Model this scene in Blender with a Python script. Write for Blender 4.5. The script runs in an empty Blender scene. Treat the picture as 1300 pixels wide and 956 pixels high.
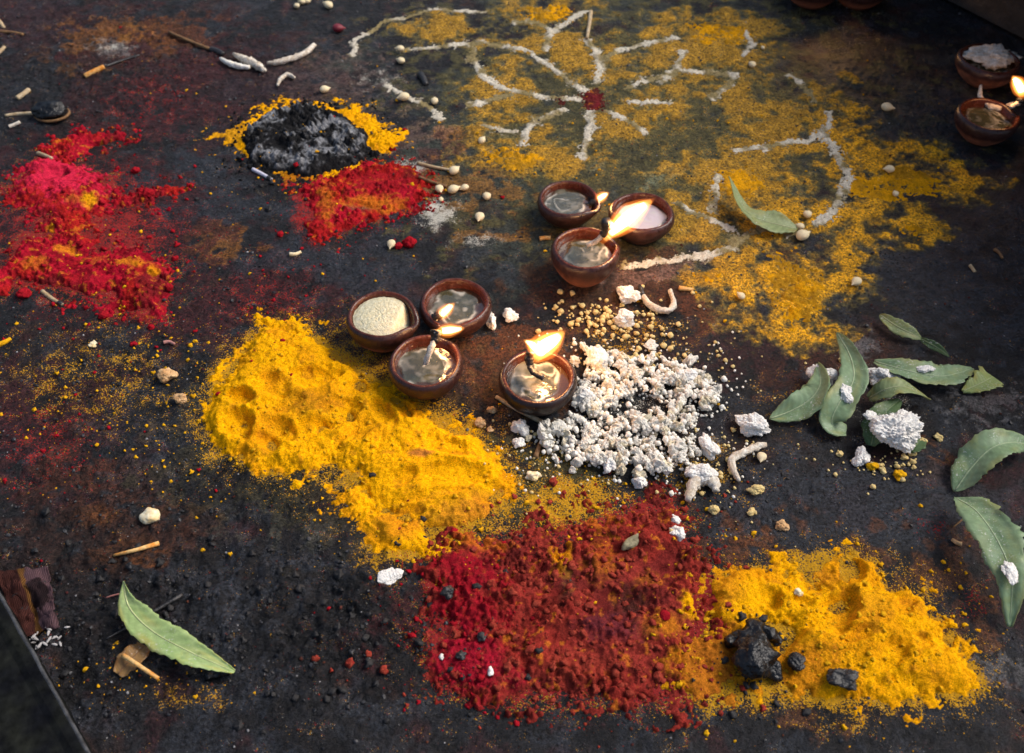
import bpy, math, random
import numpy as np
from mathutils import Vector, noise as mnoise

random.seed(7); RNG = np.random.default_rng(7)
SC = bpy.context.scene; COL = SC.collection
PI = math.pi

# ------------------------------------------------------------------ camera, sky, sun, exposure
F, CX, CY, H = 1215.0, 650.0, 433.0, 0.61          # focal length and principal point in photo pixels, camera height in m
PITCH = math.radians(47.0)
CAMY = -H / math.tan(PITCH)
cam = bpy.data.cameras.new('camera'); camo = bpy.data.objects.new('camera', cam); COL.objects.link(camo)
camo.location = (0, CAMY, H); camo.rotation_euler = (math.radians(90) - PITCH, 0, 0)
cam.sensor_width = 36; cam.lens = F / 1300 * 36; cam.shift_y = -45.0 / 1300
cam.clip_start = 0.02; cam.clip_end = 200
cam.dof.use_dof = True; cam.dof.focus_distance = 0.76; cam.dof.aperture_fstop = 9.0
SC.camera = camo

SUN_DIR = Vector((0.58, 0.20, 0.66)).normalized()
w = bpy.data.worlds.new('World'); SC.world = w; w.use_nodes = True
nt = w.node_tree; bg = nt.nodes['Background']
sky = nt.nodes.new('ShaderNodeTexSky'); sky.sky_type = 'NISHITA'; sky.sun_disc = False
sky.sun_elevation = math.asin(SUN_DIR.z); sky.sun_rotation = math.atan2(SUN_DIR.x, SUN_DIR.y)
sky.dust_density = 4.0; sky.air_density = 1.0; sky.ozone_density = 1.0
nt.links.new(sky.outputs[0], bg.inputs[0]); bg.inputs[1].default_value = 0.075
sun = bpy.data.lights.new('sun', 'SUN'); sun.energy = 1.35; sun.angle = math.radians(26); sun.color = (1, 0.955, 0.90)
suno = bpy.data.objects.new('sun', sun); COL.objects.link(suno)
suno.rotation_euler = SUN_DIR.to_track_quat('Z', 'Y').to_euler(); suno.location = (1, 0.5, 3)
SC.view_settings.view_transform = 'Standard'; SC.view_settings.look = 'None'
SC.view_settings.exposure = 1.1; SC.view_settings.gamma = 1
SC.cycles.use_denoising = True
SC.cycles.max_bounces = 8; SC.cycles.volume_bounces = 0

# ------------------------------------------------------------------ pixel -> place
FWD = np.array([0, math.cos(PITCH), -math.sin(PITCH)]); UP = np.array([0, math.sin(PITCH), math.cos(PITCH)])
CAM = np.array([0, CAMY, H])
def ray(px, py): return FWD + np.array([1, 0, 0]) * (px - CX) / F - UP * (py - CY) / F
def G(px, py, z=0.0):
    d = ray(px, py); t = (z - H) / d[2]; return CAM + d * t
def V(px, py, y):
    d = ray(px, py); t = (y - CAMY) / d[1]; return CAM + d * t
def scl(p): return F / float(np.dot(np.asarray(p) - CAM, FWD))       # photo pixels per metre there
def topx(X, Y):
    dy = Y - CAMY; dep = dy * FWD[1] + (-H) * FWD[2]; u = dy * UP[1] + (-H) * UP[2]
    return CX + F * X / dep, CY - F * u / dep

# ------------------------------------------------------------------ noise
def _h(ix, iy, s):
    n = (ix.astype(np.int64) * 374761393 + iy.astype(np.int64) * 668265263 + s * 1442695041) & 0xffffffff
    n = ((n ^ (n >> 13)) * 1274126177) & 0xffffffff
    return ((n ^ (n >> 16)) & 0xffff) / 65535.0
def vn(x, y, s=0):
    xi, yi = np.floor(x), np.floor(y); fx, fy = x - xi, y - yi
    fx = fx * fx * (3 - 2 * fx); fy = fy * fy * (3 - 2 * fy)
    a, b, c, d = _h(xi, yi, s), _h(xi + 1, yi, s), _h(xi, yi + 1, s), _h(xi + 1, yi + 1, s)
    return (a * (1 - fx) + b * fx) * (1 - fy) + (c * (1 - fx) + d * fx) * fy
def fbm(x, y, sc, octv=4, s=0, g=0.5):
    t = 0; a = 1; n = 0; x = x * sc; y = y * sc
    for i in range(octv):
        t = t + a * vn(x, y, s + i * 17); n += a; a *= g
        x, y = 1.62 * x + 1.18 * y + 5.2, -1.18 * x + 1.62 * y + 1.7
    return t / n
def worley(x, y, sc, s=0):
    x = x * sc; y = y * sc; xi, yi = np.floor(x), np.floor(y); best = np.full(np.shape(x), 9.0); idv = np.zeros(np.shape(x))
    for i in (-1, 0, 1):
        for j in (-1, 0, 1):
            cx, cy = xi + i, yi + j
            d = np.hypot(cx + _h(cx, cy, s) - x, cy + _h(cx, cy, s + 5) - y)
            m = d < best; best = np.where(m, d, best); idv = np.where(m, _h(cx, cy, s + 9), idv)
    return best, idv
def ss(a, b, x): t = np.clip((x - a) / (b - a), 0, 1); return t * t * (3 - 2 * t)
def sdf(X, Y, pts):                                 # + inside
    d = np.full(X.shape, 1e9); ins = np.zeros(X.shape, bool); n = len(pts)
    for i in range(n):
        ax, ay = pts[i]; bx, by = pts[(i + 1) % n]; ex, ey = bx - ax, by - ay
        t = np.clip(((X - ax) * ex + (Y - ay) * ey) / (ex * ex + ey * ey + 1e-12), 0, 1)
        d = np.minimum(d, np.hypot(X - ax - t * ex, Y - ay - t * ey))
        c = (ay > Y) != (by > Y)
        ins ^= c & (X < ex * (Y - ay) / (ey + 1e-12) + ax)
    return np.where(ins, d, -d)
def sdline(X, Y, pts):
    d = np.full(X.shape, 1e9)
    for i in range(len(pts) - 1):
        ax, ay = pts[i]; bx, by = pts[i + 1]; ex, ey = bx - ax, by - ay
        t = np.clip(((X - ax) * ex + (Y - ay) * ey) / (ex * ex + ey * ey + 1e-12), 0, 1)
        d = np.minimum(d, np.hypot(X - ax - t * ex, Y - ay - t * ey))
    return d
def gp(pts): return [tuple(G(a, b)[:2]) for a, b in pts]

# ------------------------------------------------------------------ mesh helpers
def mk(name, V_, F_, mat, parent=None, smooth=True, col=None, dust=None, world=True):
    V_ = np.asarray(V_, np.float32); me = bpy.data.meshes.new(name)
    if isinstance(F_, np.ndarray):
        n, m = len(V_), len(F_); k = F_.shape[1]
        me.vertices.add(n); me.vertices.foreach_set('co', V_.ravel())
        me.loops.add(m * k); me.loops.foreach_set('vertex_index', F_.ravel().astype(np.int32))
        me.polygons.add(m); me.polygons.foreach_set('loop_start', np.arange(0, m * k, k, dtype=np.int32))
        me.update(calc_edges=True)
    else:
        me.from_pydata([tuple(v) for v in V_], [], F_); me.update()
    me.polygons.foreach_set('use_smooth', np.full(len(me.polygons), smooth))
    for nm, arr in (('col', col), ('dust', dust)):
        if arr is not None:
            a = me.attributes.new(nm, 'FLOAT_COLOR', 'POINT')
            arr = np.asarray(arr, np.float32)
            if arr.shape[1] == 3: arr = np.hstack([arr, np.ones((len(arr), 1), np.float32)])
            a.data.foreach_set('color', arr.ravel())
    if mat: me.materials.append(mat)
    o = bpy.data.objects.new(name, me); COL.objects.link(o)
    if parent: o.parent = parent
    return o
def tag(o, label=None, cat=None, group=None, kind=None):
    for k, v in (('label', label), ('category', cat), ('group', group), ('kind', kind)):
        if v: o[k] = v
    return o
def empty(name, loc, rz=0):
    o = bpy.data.objects.new(name, None); COL.objects.link(o); o.location = loc; o.rotation_euler = (0, 0, rz)
    o.empty_display_size = 0.01; return o
def grid_faces(nx, ny):
    i, j = np.meshgrid(np.arange(nx - 1), np.arange(ny - 1), indexing='xy'); a = (j * nx + i).ravel()
    return np.stack([a, a + 1, a + nx + 1, a + nx], 1)
def catmull(P, n):
    P = np.asarray(P, float); P = np.vstack([2 * P[0] - P[1], P, 2 * P[-1] - P[-2]]); m = len(P) - 3; out = []
    for k in range(n):
        t = k / (n - 1) * m; i = min(int(t), m - 1); f = t - i; a, b, c, d = P[i:i + 4]
        out.append(0.5 * (2 * b + (c - a) * f + (2 * a - 5 * b + 4 * c - d) * f * f + (3 * b - a - 3 * c + d) * f ** 3))
    return np.array(out)
def tube(P, R, seg=8, lump=0.0, lsc=300, flat=1.0):
    P = np.asarray(P, float); n = len(P); T = np.gradient(P, axis=0); T /= np.linalg.norm(T, axis=1)[:, None] + 1e-9
    ref = np.array([0.13, 0.21, 0.97]); vs = []
    for i in range(n):
        a = np.cross(T[i], ref); a /= np.linalg.norm(a) + 1e-9; b = np.cross(T[i], a)
        for k in range(seg):
            th = 2 * PI * k / seg; d = a * math.cos(th) + b * math.sin(th) * flat; r = R[i]
            if lump: r *= 1 + lump * mnoise.noise(Vector(P[i] * lsc + d * 1.3))
            vs.append(P[i] + d * r)
    fs = [(i * seg + k, i * seg + (k + 1) % seg, (i + 1) * seg + (k + 1) % seg, (i + 1) * seg + k) for i in range(n - 1) for k in range(seg)]
    fs += [tuple(range(seg))[::-1], tuple((n - 1) * seg + k for k in range(seg))]
    return np.array(vs), fs
def ico(sub):
    t = (1 + 5 ** .5) / 2
    v = [(-1, t, 0), (1, t, 0), (-1, -t, 0), (1, -t, 0), (0, -1, t), (0, 1, t), (0, -1, -t), (0, 1, -t), (t, 0, -1), (t, 0, 1), (-t, 0, -1), (-t, 0, 1)]
    v = [np.array(p) / np.linalg.norm(p) for p in v]
    f = [(0, 11, 5), (0, 5, 1), (0, 1, 7), (0, 7, 10), (0, 10, 11), (1, 5, 9), (5, 11, 4), (11, 10, 2), (10, 7, 6), (7, 1, 8), (3, 9, 4), (3, 4, 2), (3, 2, 6), (3, 6, 8), (3, 8, 9), (4, 9, 5), (2, 4, 11), (6, 2, 10), (8, 6, 7), (9, 8, 1)]
    for _ in range(sub):
        c = {}; nf = []
        def mid(a, b):
            k = (min(a, b), max(a, b))
            if k not in c: p = v[a] + v[b]; v.append(p / np.linalg.norm(p)); c[k] = len(v) - 1
            return c[k]
        for a, b, d in f:
            x, y, z = mid(a, b), mid(b, d), mid(d, a); nf += [(a, x, z), (b, y, x), (d, z, y), (x, y, z)]
        f = nf
    return np.array(v), np.array(f)
ICO = {k: ico(k) for k in range(6)}
def lump_verts(sub, seed, rough=0.35, fine=0.1, shape=(1, 1, 1)):   # an irregular crumb, unit radius
    v, f = ICO[sub]; out = []
    for p in v:
        q = Vector(p) * 1.1 + Vector((seed * 3.7, seed * 1.3, seed * 7.1))
        r = 1 + rough * mnoise.noise(q) * 1.6 + fine * (mnoise.noise(q * 3.1) + 0.6 * mnoise.noise(q * 7.0))
        if sub >= 3:
            d = mnoise.voronoi(q * 2.6)[0][0]; r += rough * 0.55 * (0.55 - d) + fine * 1.1 * (0.5 - mnoise.voronoi(q * 7.5)[0][0]) + fine * 0.35 * mnoise.noise(q * 16)
        out.append(p * r * np.array(shape))
    return np.array(out), f

# ------------------------------------------------------------------ materials
class M:
    def __init__(s, name, **kw):
        s.m = bpy.data.materials.new(name); s.m.use_nodes = True; s.t = s.m.node_tree; s.p = s.t.nodes['Principled BSDF']
        for k, v in kw.items(): s.set(k, v)
    def set(s, k, v):
        k = {'color': 'Base Color', 'rough': 'Roughness', 'spec': 'Specular IOR Level', 'coat': 'Coat Weight', 'sss': 'Subsurface Weight', 'ssr': 'Subsurface Radius', 'sscale': 'Subsurface Scale'}.get(k, k)
        if isinstance(v, (tuple, list)) and len(v) == 3 and k == 'Base Color': v = (*v, 1)
        s.p.inputs[k].default_value = v
    def n(s, typ, **kw):
        x = s.t.nodes.new('ShaderNode' + typ)
        for k, v in kw.items():
            if k.startswith('i_'):
                q = k[2:]; x.inputs[int(q) if q.isdigit() else q].default_value = v
            else: setattr(x, k, v)
        return x
    def l(s, a, b): s.t.links.new(a, b)
    def coord(s): 
        return s.n('TexCoord').outputs['Object']
    def noise(s, scale, detail=3, rough=0.55, co=None):
        x = s.n('TexNoise', i_Scale=scale, i_Detail=detail, i_Roughness=rough); s.l(co or s.coord(), x.inputs['Vector']); return x.outputs['Fac']
    def mr(s, v, a, b, c=0.0, d=1.0):
        x = s.n('MapRange', i_1=a, i_2=b, i_3=c, i_4=d); x.clamp = True; s.l(v, x.inputs[0]); return x.outputs[0]
    def math(s, op, a, b=None):
        x = s.n('Math', operation=op)
        for i, q in enumerate((a, b)):
            if q is None: continue
            if isinstance(q, (int, float)): x.inputs[i].default_value = q
            else: s.l(q, x.inputs[i])
        return x.outputs[0]
    def mix(s, f, a, b, mode='MIX'):
        x = s.n('Mix', data_type='RGBA', blend_type=mode)
        for i, q in ((0, f), (6, a), (7, b)):
            if isinstance(q, (int, float)): x.inputs[i].default_value = q
            elif isinstance(q, tuple): x.inputs[i].default_value = (*q[:3], 1)
            else: s.l(q, x.inputs[i])
        return x.outputs[2]
    def grey(s, f):
        x = s.n('CombineColor')
        for i in range(3): s.l(f, x.inputs[i])
        return x.outputs[0]
    def bump(s, h, strength=0.5, dist=0.001, prev=None):
        x = s.n('Bump', i_Strength=strength, i_Distance=dist); s.l(h, x.inputs['Height'])
        if prev: s.l(prev, x.inputs['Normal'])
        return x.outputs[0]
    def base(s, c): s.l(c, s.p.inputs['Base Color'])
    def attr(s, name='col'): return s.n('Attribute', attribute_name=name)

def powder_mat(name):
    m = M(name, rough=1.0, spec=0.05)
    a = m.attr(); n1 = m.noise(900, 4, 0.75); n2 = m.noise(260, 3)
    v = m.math('MULTIPLY', m.mr(n1, 0.3, 0.66, 0.5, 1.5), m.mr(n2, 0.3, 0.7, 0.8, 1.12))
    m.base(m.mix(1.0, a.outputs['Color'], m.grey(v), 'MULTIPLY'))
    m.l(m.bump(n1, 0.9, 0.0014, m.bump(n2, 0.5, 0.003)), m.p.inputs['Normal'])
    return m.m
MAT_POWDER = powder_mat('powder')

def ground_mat():
    m = M('blackened_stone')
    a = m.attr(); d = m.attr('dust'); co = m.coord()
    n1 = m.noise(420, 5, 0.65, co); n2 = m.noise(1500, 2, 0.6, co); n3 = m.noise(70, 4, 0.6, co); n4 = m.noise(800, 2, 0.5, co)
    c = m.mix(1.0, a.outputs['Color'], m.grey(m.math('MULTIPLY', m.mr(n1, 0.34, 0.68, 0.12, 2.1), m.math('MULTIPLY', m.mr(n2, 0.32, 0.68, 0.45, 1.55), m.mr(n3, 0.3, 0.7, 0.6, 1.4)))), 'MULTIPLY')
    sep = m.n('SeparateColor'); m.l(d.outputs['Color'], sep.inputs[0])
    cl = m.mr(n3, 0.35, 0.65, -0.10, 0.10)
    cols = ((0.62, 0.32, 0.01), (0.33, 0.022, 0.02), (0.62, 0.60, 0.52))
    sp = []
    for i, (tex, cc) in enumerate(zip((m.noise(760, 3, 0.7, co), n4, m.noise(1100, 2, 0.6, co)), cols)):
        mp = m.n('Mapping'); m.l(co, mp.inputs[0]); mp.inputs['Location'].default_value = (i * 3.1, i * 1.7, 0.3 * i)
        tx = m.noise((760, 620, 1100)[i], 3, 0.7, mp.outputs[0])
        thr = m.math('SUBTRACT', 0.77, m.math('ADD', m.math('MULTIPLY', sep.outputs[i], 0.36), cl))
        f = m.mr(m.math('SUBTRACT', tx, thr), 0.0, 0.03)
        c = m.mix(f, c, cc); sp.append(f)
    m.base(c)
    dusty = m.math('MAXIMUM', sp[0], m.math('MAXIMUM', sp[1], sp[2]))
    r = m.math('ADD', m.mr(a.outputs['Alpha'], 0, 1.5, 0.82, 0.12), m.mr(n1, 0.3, 0.7, -0.12, 0.2))
    m.l(m.math('MAXIMUM', r, m.math('MULTIPLY', dusty, 0.95)), m.p.inputs['Roughness'])
    m.set('spec', 0.24)
    b = m.bump(n3, 0.6, 0.004); b = m.bump(n1, 1.0, 0.0034, b); b = m.bump(n2, 0.9, 0.0014, b); b = m.bump(dusty, 0.6, 0.0006, b)
    m.l(b, m.p.inputs['Normal'])
    return m.m
MAT_GROUND = ground_mat()

def clay_mat():
    m = M('oiled_clay'); a = m.attr(); n1 = m.noise(220, 4); n2 = m.noise(900, 3)
    m.base(m.mix(1.0, a.outputs['Color'], m.grey(m.mr(n1, 0.3, 0.7, 0.65, 1.35)), 'MULTIPLY'))
    m.l(m.math('ADD', m.mr(a.outputs['Alpha'], 0, 1, 0.80, 0.18), m.mr(n1, 0.3, 0.7, -0.06, 0.14)), m.p.inputs['Roughness'])
    m.l(m.bump(n2, 0.3, 0.0006, m.bump(n1, 0.4, 0.002)), m.p.inputs['Normal']); m.set('spec', 0.38)
    return m.m
MAT_CLAY = clay_mat()
def oil_mat():
    m = M('lamp_oil', rough=0.06, spec=0.6); a = m.attr(); m.base(a.outputs['Color']); m.set('coat', 1.0); m.set('Coat Roughness', 0.03)
    m.l(m.bump(m.noise(180, 3), 0.25, 0.002), m.p.inputs['Normal']); return m.m
MAT_OIL = oil_mat()
def simple_mat(name, color, rough, var=0.3, sc=400, bump=0.4, color2=None, spec=0.4, sss=0.0, dist=0.0008):
    m = M(name, rough=rough, spec=spec); n1 = m.noise(sc, 4); n2 = m.noise(sc * 0.3, 2)
    c = m.mix(m.mr(n2, 0.35, 0.65), color, color2 or tuple(x * (1 - var) for x in color))
    m.base(m.mix(1.0, c, m.grey(m.mr(n1, 0.3, 0.7, 1 - var, 1 + var * 0.5)), 'MULTIPLY'))
    if sss: m.set('sss', sss); m.set('ssr', (1, 0.9, 0.75)); m.set('sscale', 0.002)
    m.l(m.bump(n1, bump, dist), m.p.inputs['Normal']); return m.m
MAT_WHITE = simple_mat('white_crumb', (0.82, 0.80, 0.74), 0.85, 0.12, 900, 0.8, (0.76, 0.70, 0.58), 0.25, 0.15)
MAT_CREAM2 = simple_mat('ivory_crumb', (0.72, 0.66, 0.50), 0.85, 0.2, 900, 0.6, (0.66, 0.56, 0.38), 0.25)
MAT_CREAM = simple_mat('cream_crumb', (0.66, 0.52, 0.24), 0.85, 0.25, 900, 0.6, (0.58, 0.42, 0.16), 0.25)
MAT_TAN = simple_mat('tan_crumb', (0.50, 0.27, 0.11), 0.8, 0.35, 700, 0.6, (0.62, 0.40, 0.20), 0.3)
MAT_BUD = simple_mat('bud', (0.74, 0.68, 0.50), 0.55, 0.15, 500, 0.3, (0.66, 0.48, 0.22), 0.4, 0.1)
MAT_REDBUD = simple_mat('red_bud', (0.20, 0.015, 0.03), 0.5, 0.3, 500, 0.3)
MAT_COTTON = simple_mat('cotton', (0.74, 0.69, 0.60), 0.95, 0.35, 700, 1.0, (0.50, 0.41, 0.31), 0.1)
MAT_CHAR = simple_mat('char', (0.010, 0.010, 0.011), 0.45, 0.4, 600, 0.9, (0.02, 0.019, 0.02), 0.5)
MAT_CHARGLOSS = simple_mat('wet_char', (0.006, 0.006, 0.007), 0.22, 0.4, 200, 0.9, (0.010, 0.011, 0.013), 0.35, dist=0.003)
MAT_STICK = simple_mat('pale_stick', (0.50, 0.40, 0.26), 0.8, 0.3, 500, 0.5, (0.36, 0.25, 0.13))
MAT_BROWNSTICK = simple_mat('brown_stick', (0.24, 0.13, 0.05), 0.8, 0.35, 500, 0.5, (0.14, 0.07, 0.03))
MAT_ORANGE = simple_mat('orange_stick', (0.62, 0.22, 0.02), 0.8, 0.3, 500, 0.4, (0.66, 0.42, 0.16))
MAT_LILAC = simple_mat('painted_match', (0.62, 0.60, 0.70), 0.6, 0.15, 500, 0.3)
MAT_YCLUMP = simple_mat('yellow_clump', (0.70, 0.36, 0.01), 1.0, 0.25, 1200, 0.7, None, 0.05)
MAT_RCLUMP = simple_mat('red_clump', (0.34, 0.010, 0.018), 1.0, 0.3, 1200, 0.7, None, 0.05)
MAT_BLACKCLUMP = simple_mat('black_clump', (0.014, 0.013, 0.014), 0.7, 0.4, 500, 0.8)
MAT_WALL = simple_mat('shrine_stone', (0.030, 0.027, 0.025), 0.7, 0.4, 60, 0.8, (0.018, 0.016, 0.016), 0.3, dist=0.004)
MAT_SLAB = simple_mat('dark_slab', (0.005, 0.0055, 0.007), 0.6, 0.6, 160, 0.7, (0.013, 0.014, 0.011), 0.05)

# ------------------------------------------------------------------ ground sheet (stone floor)
def growth(a, b, step, out):                       # fine spacing between a and b, growing outside
    core = np.arange(a, b + step, step); l = []; s = step; x = a
    while x > -out: s *= 1.35; x -= s; l.append(x)
    r = []; s = step; x = core[-1]
    while x < out: s *= 1.35; x += s; r.append(x)
    return np.concatenate([l[::-1], core, r])
GX = growth(-0.70, 0.72, 0.00145, 12); GY = growth(-0.385, 0.66, 0.00145, 12)
GXX, GYY = np.meshgrid(GX, GY)
PXX, PYY = topx(GXX, np.maximum(GYY, CAMY + 0.06)) ; PXX = np.clip(PXX, -3000, 4000); PYY = np.clip(PYY, -3000, 4000)
def ell(cx, cy, rx, ry, rot=0):
    a = math.radians(rot); dx, dy = PXX - cx, PYY - cy
    u = (dx * math.cos(a) + dy * math.sin(a)) / rx; v = (-dx * math.sin(a) + dy * math.cos(a)) / ry
    return np.sqrt(u * u + v * v)
NZ = [fbm(GXX, GYY, 28, 5, 11), fbm(GXX, GYY, 75, 5, 23, 0.6), fbm(GXX, GYY, 190, 4, 41, 0.6), fbm(GXX, GYY, 9, 4, 61)]
def blob(cx, cy, rx, ry, rot=0, st=1.0, k=1, amp=1.5, soft=0.35):
    e = ell(cx, cy, rx, ry, rot); f = 1 - e + (NZ[k] - 0.5) * amp * 2 * np.clip(1.6 - 0.5 * e, 0, 1) - 0.0
    return st * ss(-0.05, soft, f) * (e < 2.6)
mar = (0.050, 0.011, 0.013); brn = (0.075, 0.026, 0.013); rust = (0.17, 0.055, 0.012); ora = (0.34, 0.135, 0.02)
olv = (0.085, 0.075, 0.026); grn = (0.050, 0.058, 0.044); ygl = (0.66, 0.32, 0.008); ash = (0.22, 0.21, 0.21); blu = (0.031, 0.036, 0.047); blk = (0.009, 0.009, 0.011)
pink = (0.20, 0.12, 0.10)
gcol = np.empty(GXX.shape + (3,)); gcol[:] = (0.0165, 0.0170, 0.0205)
gcol *= (0.35 + 1.3 * NZ[1])[..., None]
def lay(c, m): 
    global gcol; gcol = gcol * (1 - m[..., None]) + np.array(c) * m[..., None]
STAINS_AND_SHEEN = [
 # rangoli ground: olive, with patches of worn turmeric
 (grn, (820, 175, 360, 205, 0, 0.85, 0, 0.9)), (olv, (830, 170, 340, 195, 0, 0.9, 1, 1.2)),
 (ora, (150, 52, 70, 30, 0, 0.85, 1, 1.6)), (ora, (105, 72, 50, 24, 0, 0.6, 1, 1.8)), (rust, (215, 50, 60, 28, 0, 0.7, 1, 2)),
 (mar, (190, 115, 110, 60, 0, 0.9, 0, 1.6)), (mar, (60, 30, 120, 50, 0, 0.5, 1, 1.6)), (mar, (300, 110, 120, 90, 0, 0.45, 1, 1.6)),
 (mar, (320, 380, 130, 75, 0, 0.9, 1, 1.4)), (mar, (60, 560, 130, 95, 0, 0.8, 1, 1.5)), (brn, (115, 610, 90, 60, 0, 0.7, 1, 1.8)),
 (brn, (130, 690, 130, 55, 0, 0.7, 1, 1.8)), (rust, (160, 705, 55, 24, 0, 0.7, 1, 2)), (rust, (125, 655, 26, 16, 0, 0.8, 1, 2)),
 (rust, (650, 475, 80, 50, 0, 0.8, 1, 1.7)), (brn, (560, 480, 150, 60, 0, 0.7, 1, 1.6)), (rust, (480, 470, 70, 40, 0, 0.6, 1, 1.8)),
 (brn, (790, 370, 140, 45, 0, 0.8, 1, 1.7)), (rust, (900, 405, 36, 24, 0, 0.7, 1, 1.8)), (mar, (960, 440, 130, 60, 0, 0.5, 1, 1.6)),
 (brn, (1040, 455, 70, 40, 0, 0.55, 1, 1.9)), (ora, (1190, 596, 44, 15, 32, 0.8, 1, 1.8)), (rust, (1195, 605, 60, 28, 32, 0.8, 1, 1.6)), (mar, (1270, 620, 80, 50, 0, 0.6, 1, 1.6)),
 (blu, (1190, 365, 130, 60, 15, 0.8, 0, 1.2)), (blu, (1090, 640, 190, 60, 0, 0.8, 0, 1.2)), (blu, (330, 780, 140, 90, 0, 0.7, 1, 1.6)), (blu, (230, 560, 110, 60, 0, 0.5, 1, 1.6)),  # blue-grey patches paint the sky sheen onto smooth bare stone
 (blu, (480, 340, 150, 40, 0, 0.7, 0, 1.2)), (blu, (250, 235, 130, 45, 0, 0.7, 0, 1.2)), (blu, (1180, 200, 150, 120, 20, 0.5, 0, 1.0)),
 (blk, (430, 800, 130, 70, 0, 0.9, 1, 1.5)), (blk, (60, 700, 130, 70, 0, 0.6, 1, 1.5)), (blk, (120, 800, 150, 70, 0, 0.6, 1, 1.5)), (blk, (90, 120, 120, 60, 0, 0.5, 1, 1.5)),
 (blk, (330, 600, 110, 40, 0, 0.5, 1, 1.5)), (blk, (810, 522, 60, 26, 0, 0.9, 0, 0.6)),
 (ora, (590, 185, 45, 22, 20, 0.75, 1, 2)), (pink, (530, 180, 45, 35, 0, 0.45, 1, 2)), (mar, (560, 195, 45, 18, 0, 0.7, 1, 2)),
 (ash, (1090, 440, 22, 18, 0, 0.5, 2, 2)), (ash, (1245, 512, 40, 24, 0, 0.35, 2, 2.2)), (ash, (1275, 850, 40, 20, 0, 0.4, 2, 2.2)),
 (pink, (430, 105, 60, 40, 0, 0.3, 2, 2.2)), (ash, (140, 62, 26, 10, 0, 0.5, 2, 2.0)), (pink, (850, 345, 90, 10, -8, 0.6, 1, 1.6)),
 (ora, (640, 300, 50, 8, 0, 0.5, 1, 2)), (ora, (280, 310, 40, 26, 0, 0.6, 1, 2)), (ora, (600, 235, 90, 26, 0, 0.5, 1, 2.2)), ((0.17, 0.20, 0.13), (842, 226, 34, 12, -20, 0.7, 1, 1.6)), ((0.20, 0.23, 0.17), (752, 212, 20, 10, 0, 0.6, 1, 1.8)),
 (ora, (1010, 350, 70, 60, 0, 0.4, 1, 1.8)), (rust, (880, 770, 120, 100, 0, 0.6, 1, 1.5)), (mar, (720, 770, 230, 120, 0, 0.9, 1, 1.0)), (mar, (120, 300, 150, 110, 0, 0.8, 1, 1.3)),
 (rust, (1070, 790, 190, 110, 0, 0.5, 1, 1.5)), (olv, (440, 560, 220, 120, 0, 0.3, 1, 1.4)), (olv, (660, 620, 110, 60, 0, 0.8, 1, 1.4)),
]
NG = [fbm(GXX, GYY, q, 5, 301 + i, 0.62) for i, q in enumerate((17, 24, 31, 40))]
for c, i, lo, st in ((brn, 0, 0.57, 0.45), (blk, 1, 0.47, 0.9), (mar, 2, 0.57, 0.5), (blu, 3, 0.52, 0.65)): lay(c, ss(lo, lo + 0.14, NG[i]) * st)
for c, a in STAINS_AND_SHEEN: lay(c, blob(*a))
# worn turmeric spread over the drawing
YPATCH = np.zeros(GXX.shape)
for a in [(700, 60, 150, 60, 0), (900, 60, 140, 70, 0), (640, 130, 90, 50, 0), (840, 150, 130, 60, 0), (980, 150, 140, 80, 0), (700, 190, 110, 50, 0), (930, 220, 130, 60, 0), (1110, 235, 110, 50, 10),
          (1000, 350, 75, 55, 0), (620, 200, 60, 30, 0), (1160, 285, 50, 40, 0), (560, 40, 70, 30, 0), (1040, 280, 120, 50, 0), (930, 335, 70, 30, 0), (880, 280, 60, 40, 0)]:
    YPATCH = np.maximum(YPATCH, 1 - ell(*a))
for a, st in [((1005, 365, 62, 46, 0), 0.55), ((1115, 225, 100, 34, 0), 0.4), ((1000, 300, 60, 26, 0), 0.25), ((1160, 293, 30, 12, 0), 0.5), ((905, 355, 30, 10, 0), 0.4), ((640, 190, 50, 26, 0), 0.2), ((900, 40, 60, 26, 0), 0.25), ((700, 22, 50, 26, 0), 0.3), ((770, 98, 26, 16, 0), 0.4)]:
    YPATCH = np.maximum(YPATCH, 0.5 + st - 0.5 * ell(*a) * (ell(*a) < 2) - 9 * (ell(*a) >= 2))
YP = ss(0.0, 0.5, YPATCH) * 0.30 + np.clip(YPATCH - 0.5, 0, 1) * 0.35 + NZ[1] * 0.85 - 0.05 + (NZ[2] - 0.5) * 0.45 + (NZ[0] - 0.5) * 0.9
ym = ss(0.56, 0.80, YP) * (YPATCH > 0.0); ymx = 0.45 + 0.55 * ss(960, 1080, PXX + 0.6 * (PYY - 200))
gcol *= 0.78
lay((0.13, 0.105, 0.028), ss(0.42, 0.62, YP) * (YPATCH > 0) * 0.65)
lay(ygl, ym * ymx)
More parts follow.
